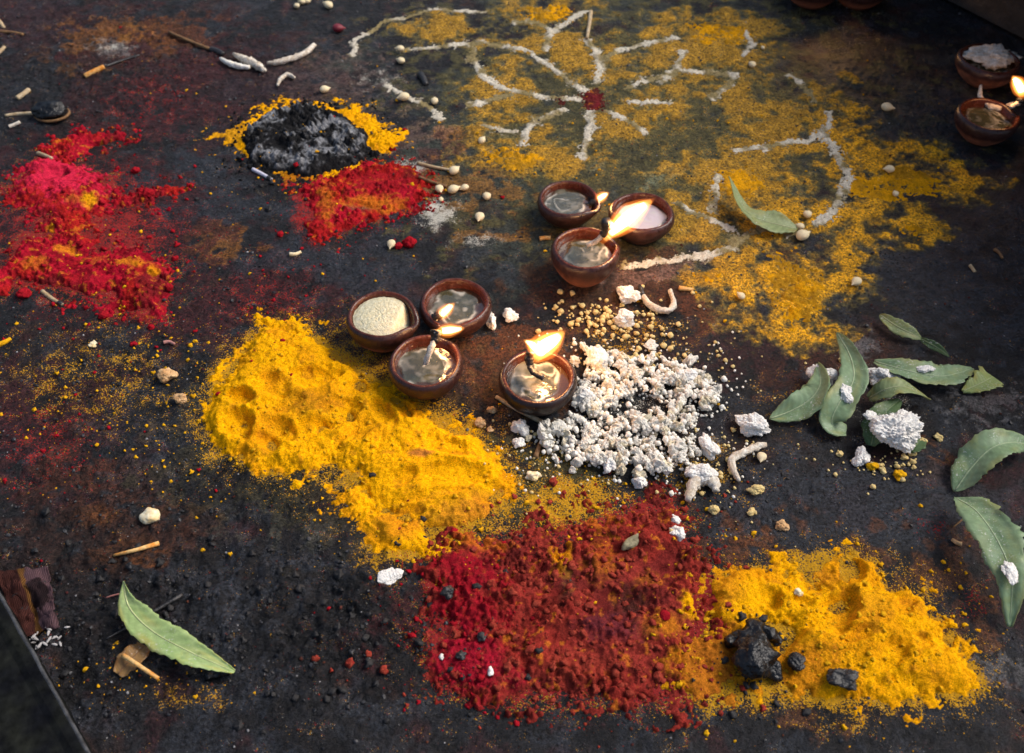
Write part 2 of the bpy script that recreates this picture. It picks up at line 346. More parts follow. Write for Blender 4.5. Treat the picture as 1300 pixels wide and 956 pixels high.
# smears dragged through the drawing show as thinner turmeric; keep grain
dust = np.zeros(GXX.shape + (4,)); dust[..., 3] = 1
def dens(ch, cx, cy, rx, ry, v, p=1.5): dust[..., ch] = np.maximum(dust[..., ch], v * np.clip(1.25 - ell(cx, cy, rx, ry), 0, 1) ** p)
dust[..., 0] = 0.14; dust[..., 1] = 0.12; dust[..., 2] = 0.10
for a in [(400, 520, 200, 160, 1.1), (560, 620, 190, 130, 1.15), (1070, 800, 230, 130, 1.0), (120, 480, 220, 130, 0.55), (720, 640, 150, 70, 0.95), (830, 170, 360, 210, 0.30), (390, 180, 150, 80, 0.5), (110, 320, 150, 100, 0.45), (800, 430, 160, 60, 0.5), (230, 885, 150, 34, 0.5), (990, 520, 130, 110, 0.35), (880, 600, 140, 80, 0.55)]: dens(0, *a)
for a in [(110, 300, 200, 150, 0.95), (720, 770, 260, 140, 0.9), (460, 250, 140, 80, 0.6), (190, 130, 140, 80, 0.5), (340, 380, 150, 80, 0.55), (60, 560, 130, 100, 0.55), (1230, 770, 60, 50, 0.5), (1180, 670, 40, 30, 0.6)]: dens(1, *a)
for a in [(810, 520, 200, 120, 0.5), (555, 270, 42, 34, 0.95), (600, 305, 60, 14, 0.7), (520, 210, 40, 16, 0.8), (1120, 520, 120, 90, 0.35), (140, 62, 40, 16, 0.6), (480, 100, 60, 30, 0.5)]: dens(2, *a)
def dens_poly(ch, pts, v, reach):
    P = gp(pts); xs = [p[0] for p in P]; ys = [p[1] for p in P]; b = reach * 3
    ii = np.where((GX > min(xs) - b) & (GX < max(xs) + b))[0]; jj = np.where((GY > min(ys) - b) & (GY < max(ys) + b))[0]
    sl = np.s_[jj[0]:jj[-1] + 1, ii[0]:ii[-1] + 1]; d = sdf(GXX[sl], GYY[sl], P) + 0.02 * (NZ[0][sl] - 0.5) + 0.016 * (NZ[1][sl] - 0.5)
    dust[..., ch][sl] = np.maximum(dust[..., ch][sl], v * np.exp(np.minimum(d, 0) / reach))
Y1A = [(300, 462), (335, 418), (395, 428), (440, 462), (530, 520), (600, 548), (640, 620), (585, 672), (545, 698), (500, 702), (430, 590), (320, 598), (262, 535), (272, 495)]
Y2A = [(900, 735), (985, 722), (1085, 704), (1130, 750), (1195, 785), (1240, 862), (1225, 884), (1040, 886), (895, 880)]
R1A = [(735, 668), (845, 640), (905, 755), (845, 880), (590, 880), (555, 850), (550, 705), (660, 690)]
R2A = [(12, 242), (62, 198), (138, 236), (110, 312), (208, 340), (195, 398), (95, 372), (5, 350), (18, 312), (58, 272)]
R3A = [(378, 238), (455, 208), (528, 218), (525, 262), (438, 290), (400, 304)]
for a in ((0, Y1A, 1.0, 0.022), (0, Y2A, 1.0, 0.016), (1, R1A, 1.0, 0.014), (1, R2A, 1.0, 0.020), (1, R3A, 1.0, 0.010), (0, R1A, 0.6, 0.03), (0, R2A, 0.55, 0.03), (1, Y1A, 0.3, 0.03)): dens_poly(*a)
gloss = np.clip(0.22 + 0.6 * NZ[0] + 0.25 * NZ[3] - 0.5 * ym, 0, 1)
for a, v in [((1150, 350, 200, 130), 0.35), ((1090, 650, 200, 90), 0.3), ((470, 330, 200, 60), 0.2), ((1060, 30, 90, 50), 1.2), ((330, 790, 160, 100), 0.2)]:
    gloss = np.clip(gloss + v * np.clip(1.2 - ell(*a), 0, 1), 0, 1.5)
ROUGHM = np.zeros(GXX.shape)
for a, v in [((120, 780, 260, 130), 1.0), ((420, 790, 190, 110), 1.0), ((110, 640, 200, 80), 0.7), ((120, 90, 200, 90), 0.6), ((300, 620, 160, 60), 0.7), ((130, 480, 180, 120), 0.5), ((340, 390, 150, 70), 0.4), ((1000, 620, 80, 50), 0.35), ((720, 760, 220, 110), 0.5)]:
    ROUGHM = np.maximum(ROUGHM, v * np.clip(1.3 - ell(*a), 0, 1) ** 0.7)
GZ = (NZ[3] - 0.5) * 0.004 + (NZ[0] - 0.5) * 0.0030 + (NZ[1] - 0.5) * 0.0022 + (NZ[2] - 0.5) * 0.0018 + (fbm(GXX, GYY, 330, 2, 229, 0.7) - 0.5) * 0.0012
crust = fbm(GXX, GYY, 48, 6, 211, 0.62); w2, i2 = worley(GXX + 0.006 * NZ[2], GYY + 0.006 * NZ[1], 170, 8)
GZ += ROUGHM * ((crust - 0.5) * 0.022 + 0.0045 * np.clip(0.62 - w2, 0, 1) * ss(0.62, 0.9, i2) * 1.5 + (fbm(GXX, GYY, 240, 3, 219, 0.7) - 0.5) * 0.0022)
GZ *= np.clip(1.5 - np.maximum(np.abs(GXX), np.abs(GYY)), 0, 1)
GZ += ym * 0.0006 * (0.5 + NZ[2])
gv = np.stack([GXX, GYY, GZ], -1).reshape(-1, 3)
ground = mk('stone_floor', gv, grid_faces(len(GX), len(GY)), MAT_GROUND, col=np.concatenate([gcol, gloss[..., None]], -1).reshape(-1, 4), dust=dust.reshape(-1, 4))
tag(ground, 'blackened stone floor stained with oil, turmeric and vermilion', None, None, 'structure')

HM = []
def gz(x, y):
    x = np.asarray(x, float); y = np.asarray(y, float)
    i = np.clip(np.searchsorted(GX, x), 1, len(GX) - 1); j = np.clip(np.searchsorted(GY, y), 1, len(GY) - 1)
    fx = np.clip((x - GX[i - 1]) / (GX[i] - GX[i - 1]), 0, 1); fy = np.clip((y - GY[j - 1]) / (GY[j] - GY[j - 1]), 0, 1)
    return (GZ[j - 1, i - 1] * (1 - fx) + GZ[j - 1, i] * fx) * (1 - fy) + (GZ[j, i - 1] * (1 - fx) + GZ[j, i] * fx) * fy
def top(x, y):                                       # highest surface (floor or powder) at a place
    z = float(gz(x, y))
    for x0, y0, st, Z in HM:
        i, j = int(round((x - x0) / st)), int(round((y - y0) / st))
        if 0 <= j < Z.shape[0] and 0 <= i < Z.shape[1]: z = max(z, float(Z[j, i]))
    return z
def GT(px, py, up=0.0):                              # the place on the surface seen at a pixel
    z = 0.0
    for _ in range(4): p = G(px, py, z); z = top(p[0], p[1])
    p = G(px, py, z); p[2] = z + up; return p

# ------------------------------------------------------------------ powder heaps (height fields over the floor)
def heap(name, polys, colf, st=0.0009, warp=0.006, big=0.3, clump=0.0012, csc=240, fine=0.0007, dimples=(), lines=(), mat=None, parent=None, seed=0, bias=0.0, slope=0.12, rag=0.0):
    allp = [p for pl in polys for p in gp(pl[0])] + [p for l in lines for p in gp(l[0])]
    xs = [p[0] for p in allp]; ys = [p[1] for p in allp]; pad = 0.022
    x = np.arange(min(xs) - pad, max(xs) + pad, st); y = np.arange(min(ys) - pad, max(ys) + pad, st); X, Y = np.meshgrid(x, y)
    WX = X + warp * 2 * (fbm(X, Y, 60, 4, seed + 1, 0.6) - 0.5); WY = Y + warp * 2 * (fbm(X, Y, 60, 4, seed + 2, 0.6) - 0.5)
    h = np.full(X.shape, -1.0); top_ = max([p[1] for p in polys] + [l[1] for l in lines] + [0.001])
    for pts, Hh, wd in polys:
        d = sdf(WX, WY, gp(pts)); h = np.maximum(h, np.where(d > 0, Hh * (1 - np.exp(-(d / wd) ** 1.35)), d * slope))
    for pts, Hh, wd in lines:
        d = wd * (0.75 + 0.6 * fbm(X, Y, 50, 3, seed + 4)) - sdline(WX, WY, gp(pts)); h = np.maximum(h, np.where(d > 0, Hh * (1 - np.exp(-d / wd * 2)), d * slope))
    rel = np.clip(h / top_, 0, 1)
    h = h + big * top_ * rel ** 0.7 * 2 * (fbm(X, Y, 45, 4, seed + 7, 0.5) - 0.5)
    press = np.zeros(X.shape)
    for (px, py, rx, ry, rot, dep) in dimples:
        c = G(px, py, top_ * 0.6); s = scl(c); a = math.radians(rot)
        dx, dy = X - c[0], Y - c[1]; u = (dx * math.cos(a) + dy * math.sin(a)) / (1.25 * rx / s); v = (-dx * math.sin(a) + dy * math.cos(a)) / (1.2 * ry / s)
        q = np.sqrt(u * u + v * v) + 0.55 * (fbm(X, Y, 90, 3, seed + 31) - 0.5)
        g = np.exp(-q ** 5); pos = h > 0.0
        h = np.where(pos, h - 1.0 * dep * g * np.clip(1.0 + 0.6 * u, 0.2, 1.8) + 0.30 * dep * np.exp(-((q - 1.25) / 0.28) ** 2), h); press = np.maximum(press, g)
    w_, id_ = worley(X + 0.002 * fbm(X, Y, 300, 2, 5), Y, csc, seed + 3); w2_, id2_ = worley(X, Y, csc * 2.1, seed + 13)
    cm = (np.clip(0.75 - w_, 0, 1) * (0.3 + id_) - 0.22) * clump * 2.2 + (np.clip(0.75 - w2_, 0, 1) * (0.3 + id2_) - 0.22) * clump
    gr = (fbm(X, Y, 500, 3, seed + 6, 0.7) - 0.5) * fine * 2
    amt = 1 - 0.8 * press
    patch = ss(0.35, 0.65, fbm(X, Y, 55, 3, seed + 9)) * 0.8 + 0.2
    h = h + rag * 2 * (fbm(X, Y, 85, 4, seed + 41, 0.65) - 0.52) * np.clip(1.3 - rel * 1.6, 0.0, 1)
    h = h + amt * patch * cm + gr * (0.25 + 0.75 * amt) + bias
    g = gz(X, Y); Z = g + h; keepv = h > -0.0004
    f = grid_faces(len(x), len(y)); kv = keepv.ravel(); kf = kv[f].any(1); f = f[kf]
    used = np.unique(f); remap = np.full(X.size, -1); remap[used] = np.arange(len(used))
    vv = np.stack([X, Y, np.maximum(Z, g - 0.003)], -1).reshape(-1, 3)[used]
    px, py = topx(X.ravel()[used], Y.ravel()[used])
    c = colf(X.ravel()[used], Y.ravel()[used], h.ravel()[used], px, py)
    HM.append((x[0], y[0], st, np.where(keepv, Z, -1)))
    return mk(name, vv, remap[f], mat or MAT_POWDER, parent, col=c)
def mixc(a, b, m): return a * (1 - m[:, None]) + np.array(b) * m[:, None]
YEL = (0.80, 0.37, 0.002); YEL2 = (0.64, 0.25, 0.004); CRIM = (0.36, 0.008, 0.022); RED = (0.36, 0.014, 0.012); BRICK = (0.25, 0.030, 0.022); ORG = (0.55, 0.17, 0.012)
def eb(px, py, cx, cy, rx, ry): return np.clip(1.3 - np.hypot((px - cx) / rx, (py - cy) / ry), 0, 1)
def c_yel(spots=()):
    def f(x, y, h, px, py):
        c = np.tile(np.array(YEL), (len(x), 1)); c = mixc(c, YEL2, ss(0.45, 0.75, fbm(x, y, 40, 4, 71)) * 0.7)
        c = mixc(c, (0.42, 0.15, 0.01), ss(0.62, 0.8, fbm(x, y, 160, 3, 72)) * 0.5)
        for (cx, cy, rx, ry, col, st) in spots: c = mixc(c, col, np.clip(eb(px, py, cx, cy, rx, ry) * 1.4 + (fbm(x, y, 180, 3, 73) - 0.5) * 1.3, 0, 1) * st * (eb(px, py, cx, cy, rx, ry) > 0))
        return mixc(c, (0.12, 0.06, 0.01), ss(0.0006, -0.0002, h) * 0.6)
    return f
def c_red(c0, c1, spots=()):
    def f(x, y, h, px, py):
        c = np.tile(np.array(c0, float), (len(x), 1)); c = mixc(c, c1, ss(0.4, 0.7, fbm(x, y, 35, 4, 81)))
        c = mixc(c, tuple(v * 0.40 for v in c0), ss(0.52, 0.70, fbm(x, y, 120, 3, 82)) * 0.75); c = mixc(c, (0.10, 0.014, 0.014), ss(0.54, 0.70, fbm(x, y, 30, 4, 84, 0.6)) * 0.6); c = mixc(c, ORG, ss(0.66, 0.74, fbm(x, y, 210, 3, 85, 0.6)) * 0.55)
        for (cx, cy, rx, ry, col, st) in spots: c = mixc(c, col, np.clip(eb(px, py, cx, cy, rx, ry) * 1.5 - 0.35 + (fbm(x, y, 150, 4, 83, 0.65) - 0.5) * 2.6, 0, 1) * st * (eb(px, py, cx, cy, rx, ry) > 0))
        return mixc(c, (0.04, 0.008, 0.008), ss(0.0006, -0.0002, h) * 0.6)
    return f

y1 = heap('turmeric_heap',
  [([(300, 462), (335, 418), (395, 428), (440, 462), (470, 495), (465, 540), (435, 585), (380, 600), (320, 598), (280, 575), (262, 535), (272, 495)], 0.0095, 0.010),
   ([(440, 475), (500, 498), (530, 520), (515, 560), (470, 600), (430, 590)], 0.009, 0.010),
   ([(480, 545), (520, 520), (560, 545), (600, 548), (628, 575), (640, 620), (625, 655), (585, 672), (545, 668), (500, 655), (465, 630), (455, 590)], 0.0075, 0.009),
   ([(450, 640), (520, 655), (550, 680), (545, 698), (500, 702), (465, 680)], 0.007, 0.008), ([(425, 625), (455, 620), (475, 645), (450, 660)], 0.005, 0.006), ([(330, 402), (380, 408), (400, 430), (340, 430)], 0.004, 0.01)],
  c_yel([(535, 582, 16, 5, (0.35, 0.11, 0.03), 0.8), (600, 660, 60, 30, (0.33, 0.10, 0.02), 0.5), (395, 520, 26, 16, (0.20, 0.08, 0.01), 0.4), (500, 670, 34, 18, (0.45, 0.15, 0.01), 0.5)]),
  st=0.00085, seed=100, clump=0.0007, csc=280, big=0.28, fine=0.0007, rag=0.004, warp=0.009,
  dimples=[(345, 493, 22, 14, -20, .006), (398, 482, 26, 15, 10, .007), (306, 507, 11, 15, 60, .006), (302, 540, 15, 20, 30, .007), (347, 552, 18, 17, 0, .0055), (325, 565, 16, 24, 70, .005), (392, 548, 22, 12, 35, .006), (428, 525, 17, 26, -35, .006), (470, 530, 17, 30, -35, .004), (445, 492, 16, 12, 0, .0045), (360, 515, 20, 12, 20, .004),
           (488, 525, 10, 22, 30, .004), (508, 515, 8, 16, 30, .004), (560, 565, 30, 12, -15, .003), (607, 572, 22, 13, 25, .0035), (575, 605, 30, 18, 5, .003), (500, 610, 24, 10, 20, .003), (540, 600, 40, 7, 15, .002), (520, 650, 15, 8, 30, .003), (618, 625, 18, 10, 30, .003), (550, 628, 36, 6, 12, .002)])
tag(y1, 'wide finger-dented heap of bright yellow turmeric in front of the clay lamps', 'powder heap')
y2 = heap('turmeric_heap',
  [([(930, 725), (985, 722), (1040, 748), (1062, 722), (1085, 704), (1108, 715), (1130, 750), (1165, 752), (1195, 785), (1222, 820), (1238, 862), (1225, 882), (1120, 888), (1040, 886), (1000, 875), (985, 800), (950, 770)], 0.0105, 0.012),
   ([(900, 735), (950, 712), (985, 740), (975, 790), (930, 815), (895, 790)], 0.009, 0.010), ([(895, 800), (930, 790), (940, 850), (935, 880), (880, 884), (860, 865)], 0.005, 0.010)],
  c_yel([(905, 850, 55, 60, (0.38, 0.10, 0.015), 0.8), (1010, 850, 50, 40, (0.45, 0.14, 0.01), 0.7), (1040, 735, 22, 14, (0.5, 0.18, 0.01), 0.7), (910, 750, 30, 30, (0.45, 0.16, 0.01), 0.5), (1100, 780, 30, 20, (0.5, 0.2, 0.01), 0.5)]),
  st=0.00085, seed=200, clump=0.0008, csc=280, big=0.32, fine=0.0007, rag=0.004, warp=0.009,
  dimples=[(1081, 722, 13, 17, -30, .006), (1058, 780, 30, 18, 40, .007), (1150, 768, 18, 9, 40, .004), (1200, 808, 20, 10, 40, .004), (1015, 770, 16, 12, 20, .004), (1075, 808, 30, 9, 10, .004), (1165, 815, 14, 8, 0, .003), (1130, 830, 24, 12, 40, .005), (1000, 800, 30, 14, 30, .004), (980, 758, 10, 12, 0, .004)])
tag(y2, 'yellow turmeric heap with a black charred lump at its edge', 'powder heap')
r1 = heap('vermilion_heap',
  [([(735, 668), (785, 648), (845, 640), (862, 668), (895, 720), (905, 755), (885, 800), (870, 850), (845, 880), (700, 886), (640, 880), (650, 820), (640, 760), (690, 700)], 0.0075, 0.014),
   ([(550, 705), (600, 682), (660, 690), (690, 720), (670, 800), (680, 865), (640, 884), (590, 878), (555, 850), (575, 800), (550, 760)], 0.006, 0.010),
   ([(668, 672), (690, 664), (700, 690), (680, 700)], 0.005, 0.006)],
  c_red(BRICK, (0.25, 0.025, 0.018), [(590, 770, 60, 110, (0.27, 0.006, 0.016), 0.9), (600, 850, 60, 50, (0.30, 0.008, 0.022), 0.9), (712, 705, 16, 40, YEL2, 0.9), (760, 665, 30, 14, ORG, 0.5), (825, 740, 20, 12, ORG, 0.3), (875, 770, 14, 22, YEL, 1.0), (845, 800, 40, 16, YEL2, 0.5), (880, 840, 40, 30, YEL2, 0.7), (610, 690, 40, 16, ORG, 0.6), (760, 720, 24, 30, ORG, 0.35), (795, 765, 30, 20, (0.06, 0.02, 0.015), 0.9), (775, 800, 50, 22, (0.10, 0.02, 0.03), 0.7), (720, 745, 12, 30, (0.08, 0.03, 0.02), 0.7), (740, 850, 60, 20, (0.36, 0.05, 0.03), 0.6)]),
  st=0.00095, seed=300, clump=0.0034, csc=200, fine=0.0015, big=0.7, warp=0.012, rag=0.0070,
  dimples=[(790, 770, 36, 20, 10, .005), (735, 730, 14, 30, 0, .004), (700, 740, 30, 16, 20, .003), (820, 725, 40, 22, 20, .003), (720, 820, 40, 20, 20, .003), (770, 690, 30, 14, 0, .003)])
tag(r1, 'large brick red and crimson powder heap flecked with yellow', 'powder heap')
r2 = heap('vermilion_heap',
  [([(12, 242), (32, 212), (62, 198), (100, 212), (138, 236), (140, 262), (100, 280), (55, 272), (22, 262)], 0.0085, 0.010), ([(58, 272), (105, 275), (110, 312), (75, 318)], 0.005, 0.007),
   ([(18, 312), (60, 304), (110, 322), (180, 318), (208, 340), (212, 375), (195, 398), (165, 395), (140, 372), (95, 372), (55, 362), (5, 350)], 0.007, 0.008), ([(-20, 340), (30, 345), (20, 372), (-20, 375)], 0.004, 0.006)],
  c_red(CRIM, RED, [(75, 225, 70, 40, (0.55, 0.018, 0.055), 0.9), (95, 258, 12, 6, ORG, 0.5), (65, 295, 8, 10, YEL2, 0.6), (85, 320, 16, 8, YEL2, 0.6), (115, 258, 12, 8, YEL, 0.8), (170, 340, 26, 6, YEL2, 0.6), (45, 340, 20, 10, ORG, 0.7), (195, 345, 10, 10, YEL2, 0.8), (120, 335, 20, 6, ORG, 0.4)]),
  seed=400, clump=0.0024, csc=200, fine=0.0013, big=0.5, warp=0.010, rag=0.005,
  dimples=[(65, 222, 16, 14, 0, .006), (82, 322, 14, 9, 10, .003), (40, 322, 14, 9, 30, .003), (185, 350, 16, 8, 0, .003), (120, 352, 30, 8, 10, .002)])
tag(r2, 'bright crimson vermilion heap streaked with yellow, far from the lamps', 'powder heap')
for pts, lb in [([(75, 178), (100, 168), (125, 172), (160, 168), (155, 178), (110, 190), (85, 212), (70, 196)], 'thin ragged spray of crimson powder above the crimson heap'),
                ([(152, 248), (175, 246), (205, 240), (218, 238), (212, 250), (180, 256), (155, 256)], 'short row of crimson powder clods beside the crimson heap')]:
    tag(heap('vermilion_spill', [(pts, 0.0035, 0.004)], c_red(CRIM, RED), seed=430, clump=0.0030, csc=200, fine=0.001, big=0.5, warp=0.009, rag=0.005), lb, 'powder heap')

# charred mound, its turmeric ring and the vermilion in front of it
yr = heap('turmeric_ring',
  [([(258, 176), (300, 158), (335, 140), (370, 130), (420, 128), (455, 140), (490, 160), (512, 168), (505, 186), (480, 200), (455, 210), (400, 232), (360, 228), (322, 205), (300, 182)], 0.0018, 0.006),
   ([(478, 162), (512, 168), (505, 186), (478, 198), (465, 185)], 0.004, 0.006)], c_yel([(290, 170, 30, 14, (0.45, 0.20, 0.015), 0.6), (370, 228, 40, 10, (0.40, 0.12, 0.01), 0.8)]), seed=500, clump=0.0012, warp=0.012, big=0.5, rag=0.0035)
tag(yr, 'thin ring of turmeric spread around the charred mound', 'powder ring')
def c_ash(x, y, h, px, py):
    c = np.tile(np.array((0.014, 0.014, 0.015)), (len(x), 1)); m = ss(0.47, 0.68, fbm(x, y, 75, 5, 91, 0.62) * 0.75 + 0.25 * fbm(x, y, 400, 2, 93))
    return mixc(c, (0.24, 0.245, 0.26), m * np.clip((h - 0.003) / 0.006, 0, 1) * 0.9)
am = heap('charred_mound', [([(308, 184), (318, 160), (345, 143), (395, 134), (440, 145), (470, 172), (474, 194), (440, 214), (395, 226), (345, 220), (316, 204)], 0.010, 0.007)], c_ash, seed=600, clump=0.0042, csc=150, fine=0.0016, big=0.5, warp=0.008,
  dimples=[(375, 165, 14, 9, 0, .005), (415, 185, 10, 8, 0, .005), (350, 190, 12, 8, 0, .004)])
tag(am, 'low charred black mound mottled with grey ash inside the turmeric ring', 'ash mound')
r3 = heap('vermilion_heap', [([(378, 238), (418, 222), (455, 208), (500, 205), (528, 218), (538, 240), (525, 262), (495, 272), (462, 280), (438, 290), (422, 302), (400, 304), (395, 285), (402, 262)], 0.006, 0.007)],
  c_red(RED, CRIM, [(415, 260, 14, 30, ORG, 0.6), (480, 262, 36, 12, ORG, 0.7), (460, 268, 20, 5, (0.12, 0.06, 0.04), 0.8), (480, 235, 50, 16, (0.30, 0.01, 0.018), 0.7)]), seed=700, clump=0.0026, csc=210, fine=0.0013, big=0.5, warp=0.011, rag=0.0045,
  dimples=[(480, 225, 24, 10, 0, .003), (455, 262, 18, 5, 0, .003)])
tag(r3, 'red vermilion patch spilled against the charred mound', 'powder heap')

# ------------------------------------------------------------------ rangoli drawing: white powder lines, thin turmeric
RG = empty('rangoli_drawing', tuple(G(752, 125))); tag(RG, 'flower shaped floor drawing in white powder lines behind the lamps', 'floor drawing')
def c_line(x, y, h, px, py):
    c = np.tile(np.array((0.56, 0.51, 0.41)), (len(x), 1)); c = mixc(c, (0.24, 0.19, 0.09), ss(0.40, 0.65, fbm(x, y, 60, 4, 95)))
    return mixc(c, (0.07, 0.06, 0.04), ss(0.0004, -0.0001, h) * 0.6)
LINES = [[(447, 72), (452, 50), (468, 41), (490, 26), (508, 22)], [(510, 23), (546, 12), (585, 13), (617, 15)], [(507, 65), (545, 61), (600, 54), (640, 57)],
 [(600, 55), (601, 75), (612, 98), (640, 113), (662, 119), (740, 126)], [(640, 57), (672, 66), (702, 85), (722, 103), (742, 114)], [(690, 62), (700, 40), (722, 24), (745, 14)],
 [(748, 52), (757, 68), (763, 84), (758, 104)], [(766, 76), (785, 64), (810, 57), (856, 47)], [(796, 110), (835, 98), (858, 88), (866, 66)], [(840, 104), (862, 90), (900, 90), (934, 95), (924, 110), (904, 123)],
 [(798, 130), (850, 131)], [(774, 142), (793, 153), (815, 168)], [(752, 142), (748, 165), (741, 200)], [(716, 139), (675, 156), (662, 182)], [(598, 133), (625, 126), (650, 122)], [(618, 162), (652, 166)],
 [(492, 108), (515, 122), (545, 136), (560, 152)], [(935, 192), (975, 187), (1010, 181), (1045, 172)], [(1045, 172), (1058, 188), (1070, 205), (1076, 228), (1068, 252), (1050, 275), (1032, 284)],
 [(1056, 142), (1050, 160), (1040, 172)], [(1012, 292), (965, 294), (945, 299), (932, 314), (905, 324), (862, 330)], [(862, 330), (830, 334), (795, 340)], [(912, 228), (908, 245), (903, 268)], [(862, 263), (890, 276), (928, 290)],
 [(1000, 95), (1020, 112), (1035, 128)], [(945, 40), (955, 55), (945, 72)], [(708, 38), (670, 26), (655, 28)]]
for k, L in enumerate(LINES):
    wdt = (0.0046, 0.0040, 0.0043)[k % 3] * (0.75 if k in (0, 1, 16, 24, 25, 26) else 1.0)
    heap('powder_line', [], c_line, st=0.00115, warp=0.0045, big=0.3, clump=0.0009, csc=260, fine=0.0011, lines=[(L, 0.0010, wdt)], parent=None, seed=800 + k * 7, slope=0.16, bias=-0.0001, rag=0.0011).parent = RG
for o in COL.objects:
    if o.parent is RG: o.matrix_parent_inverse = RG.matrix_basis.inverted()
def c_vc(x, y, h, px, py): return c_red((0.14, 0.012, 0.018), (0.08, 0.02, 0.016))(x, y, h, px, py)
o = heap('vermilion_dot', [([(740, 118), (755, 112), (768, 122), (765, 140), (748, 142), (740, 132)], 0.002, 0.005)], c_vc, seed=991, st=0.0011, clump=0.0012); o.parent = RG; o.matrix_parent_inverse = RG.matrix_basis.inverted()
o = heap('vermilion_dot', [([(707, 124), (714, 122), (714, 134), (707, 134)], 0.0015, 0.004)], c_vc, seed=992, st=0.0011, clump=0.0012); o.parent = RG; o.matrix_parent_inverse = RG.matrix_basis.inverted()
def c_yel2(x, y, h, px, py):
    c = np.tile(np.array((0.62, 0.29, 0.006)), (len(x), 1)); return mixc(c, (0.36, 0.18, 0.012), ss(0.40, 0.62, fbm(x, y, 60, 4, 75)))
YT = [[(975, 322), (1010, 318), (1050, 350), (1058, 385), (1030, 408), (1000, 415), (975, 385), (968, 350)], [(1060, 232), (1110, 212), (1160, 212), (1195, 228), (1190, 250), (1140, 262), (1090, 258)], [(1145, 285), (1175, 288), (1172, 302), (1148, 300)], [(885, 345), (915, 342), (925, 352), (900, 360), (885, 356)], [(660, 6), (720, 6), (735, 22), (690, 32), (662, 24)], [(870, 30), (930, 26), (960, 44), (930, 60), (880, 56)], [(620, 190), (660, 186), (690, 205), (660, 222), (622, 212)], [(900, 215), (960, 218), (985, 240), (940, 252), (905, 245)]]
for k, pts in enumerate(YT):
    o = heap('turmeric_patch', [(pts, 0.0012, 0.006)], c_yel2, st=0.0011, seed=900 + k * 5, clump=0.0016, csc=170, fine=0.0012, big=0.9, warp=0.016, bias=-0.0008); o.parent = RG; o.matrix_parent_inverse = RG.matrix_basis.inverted()

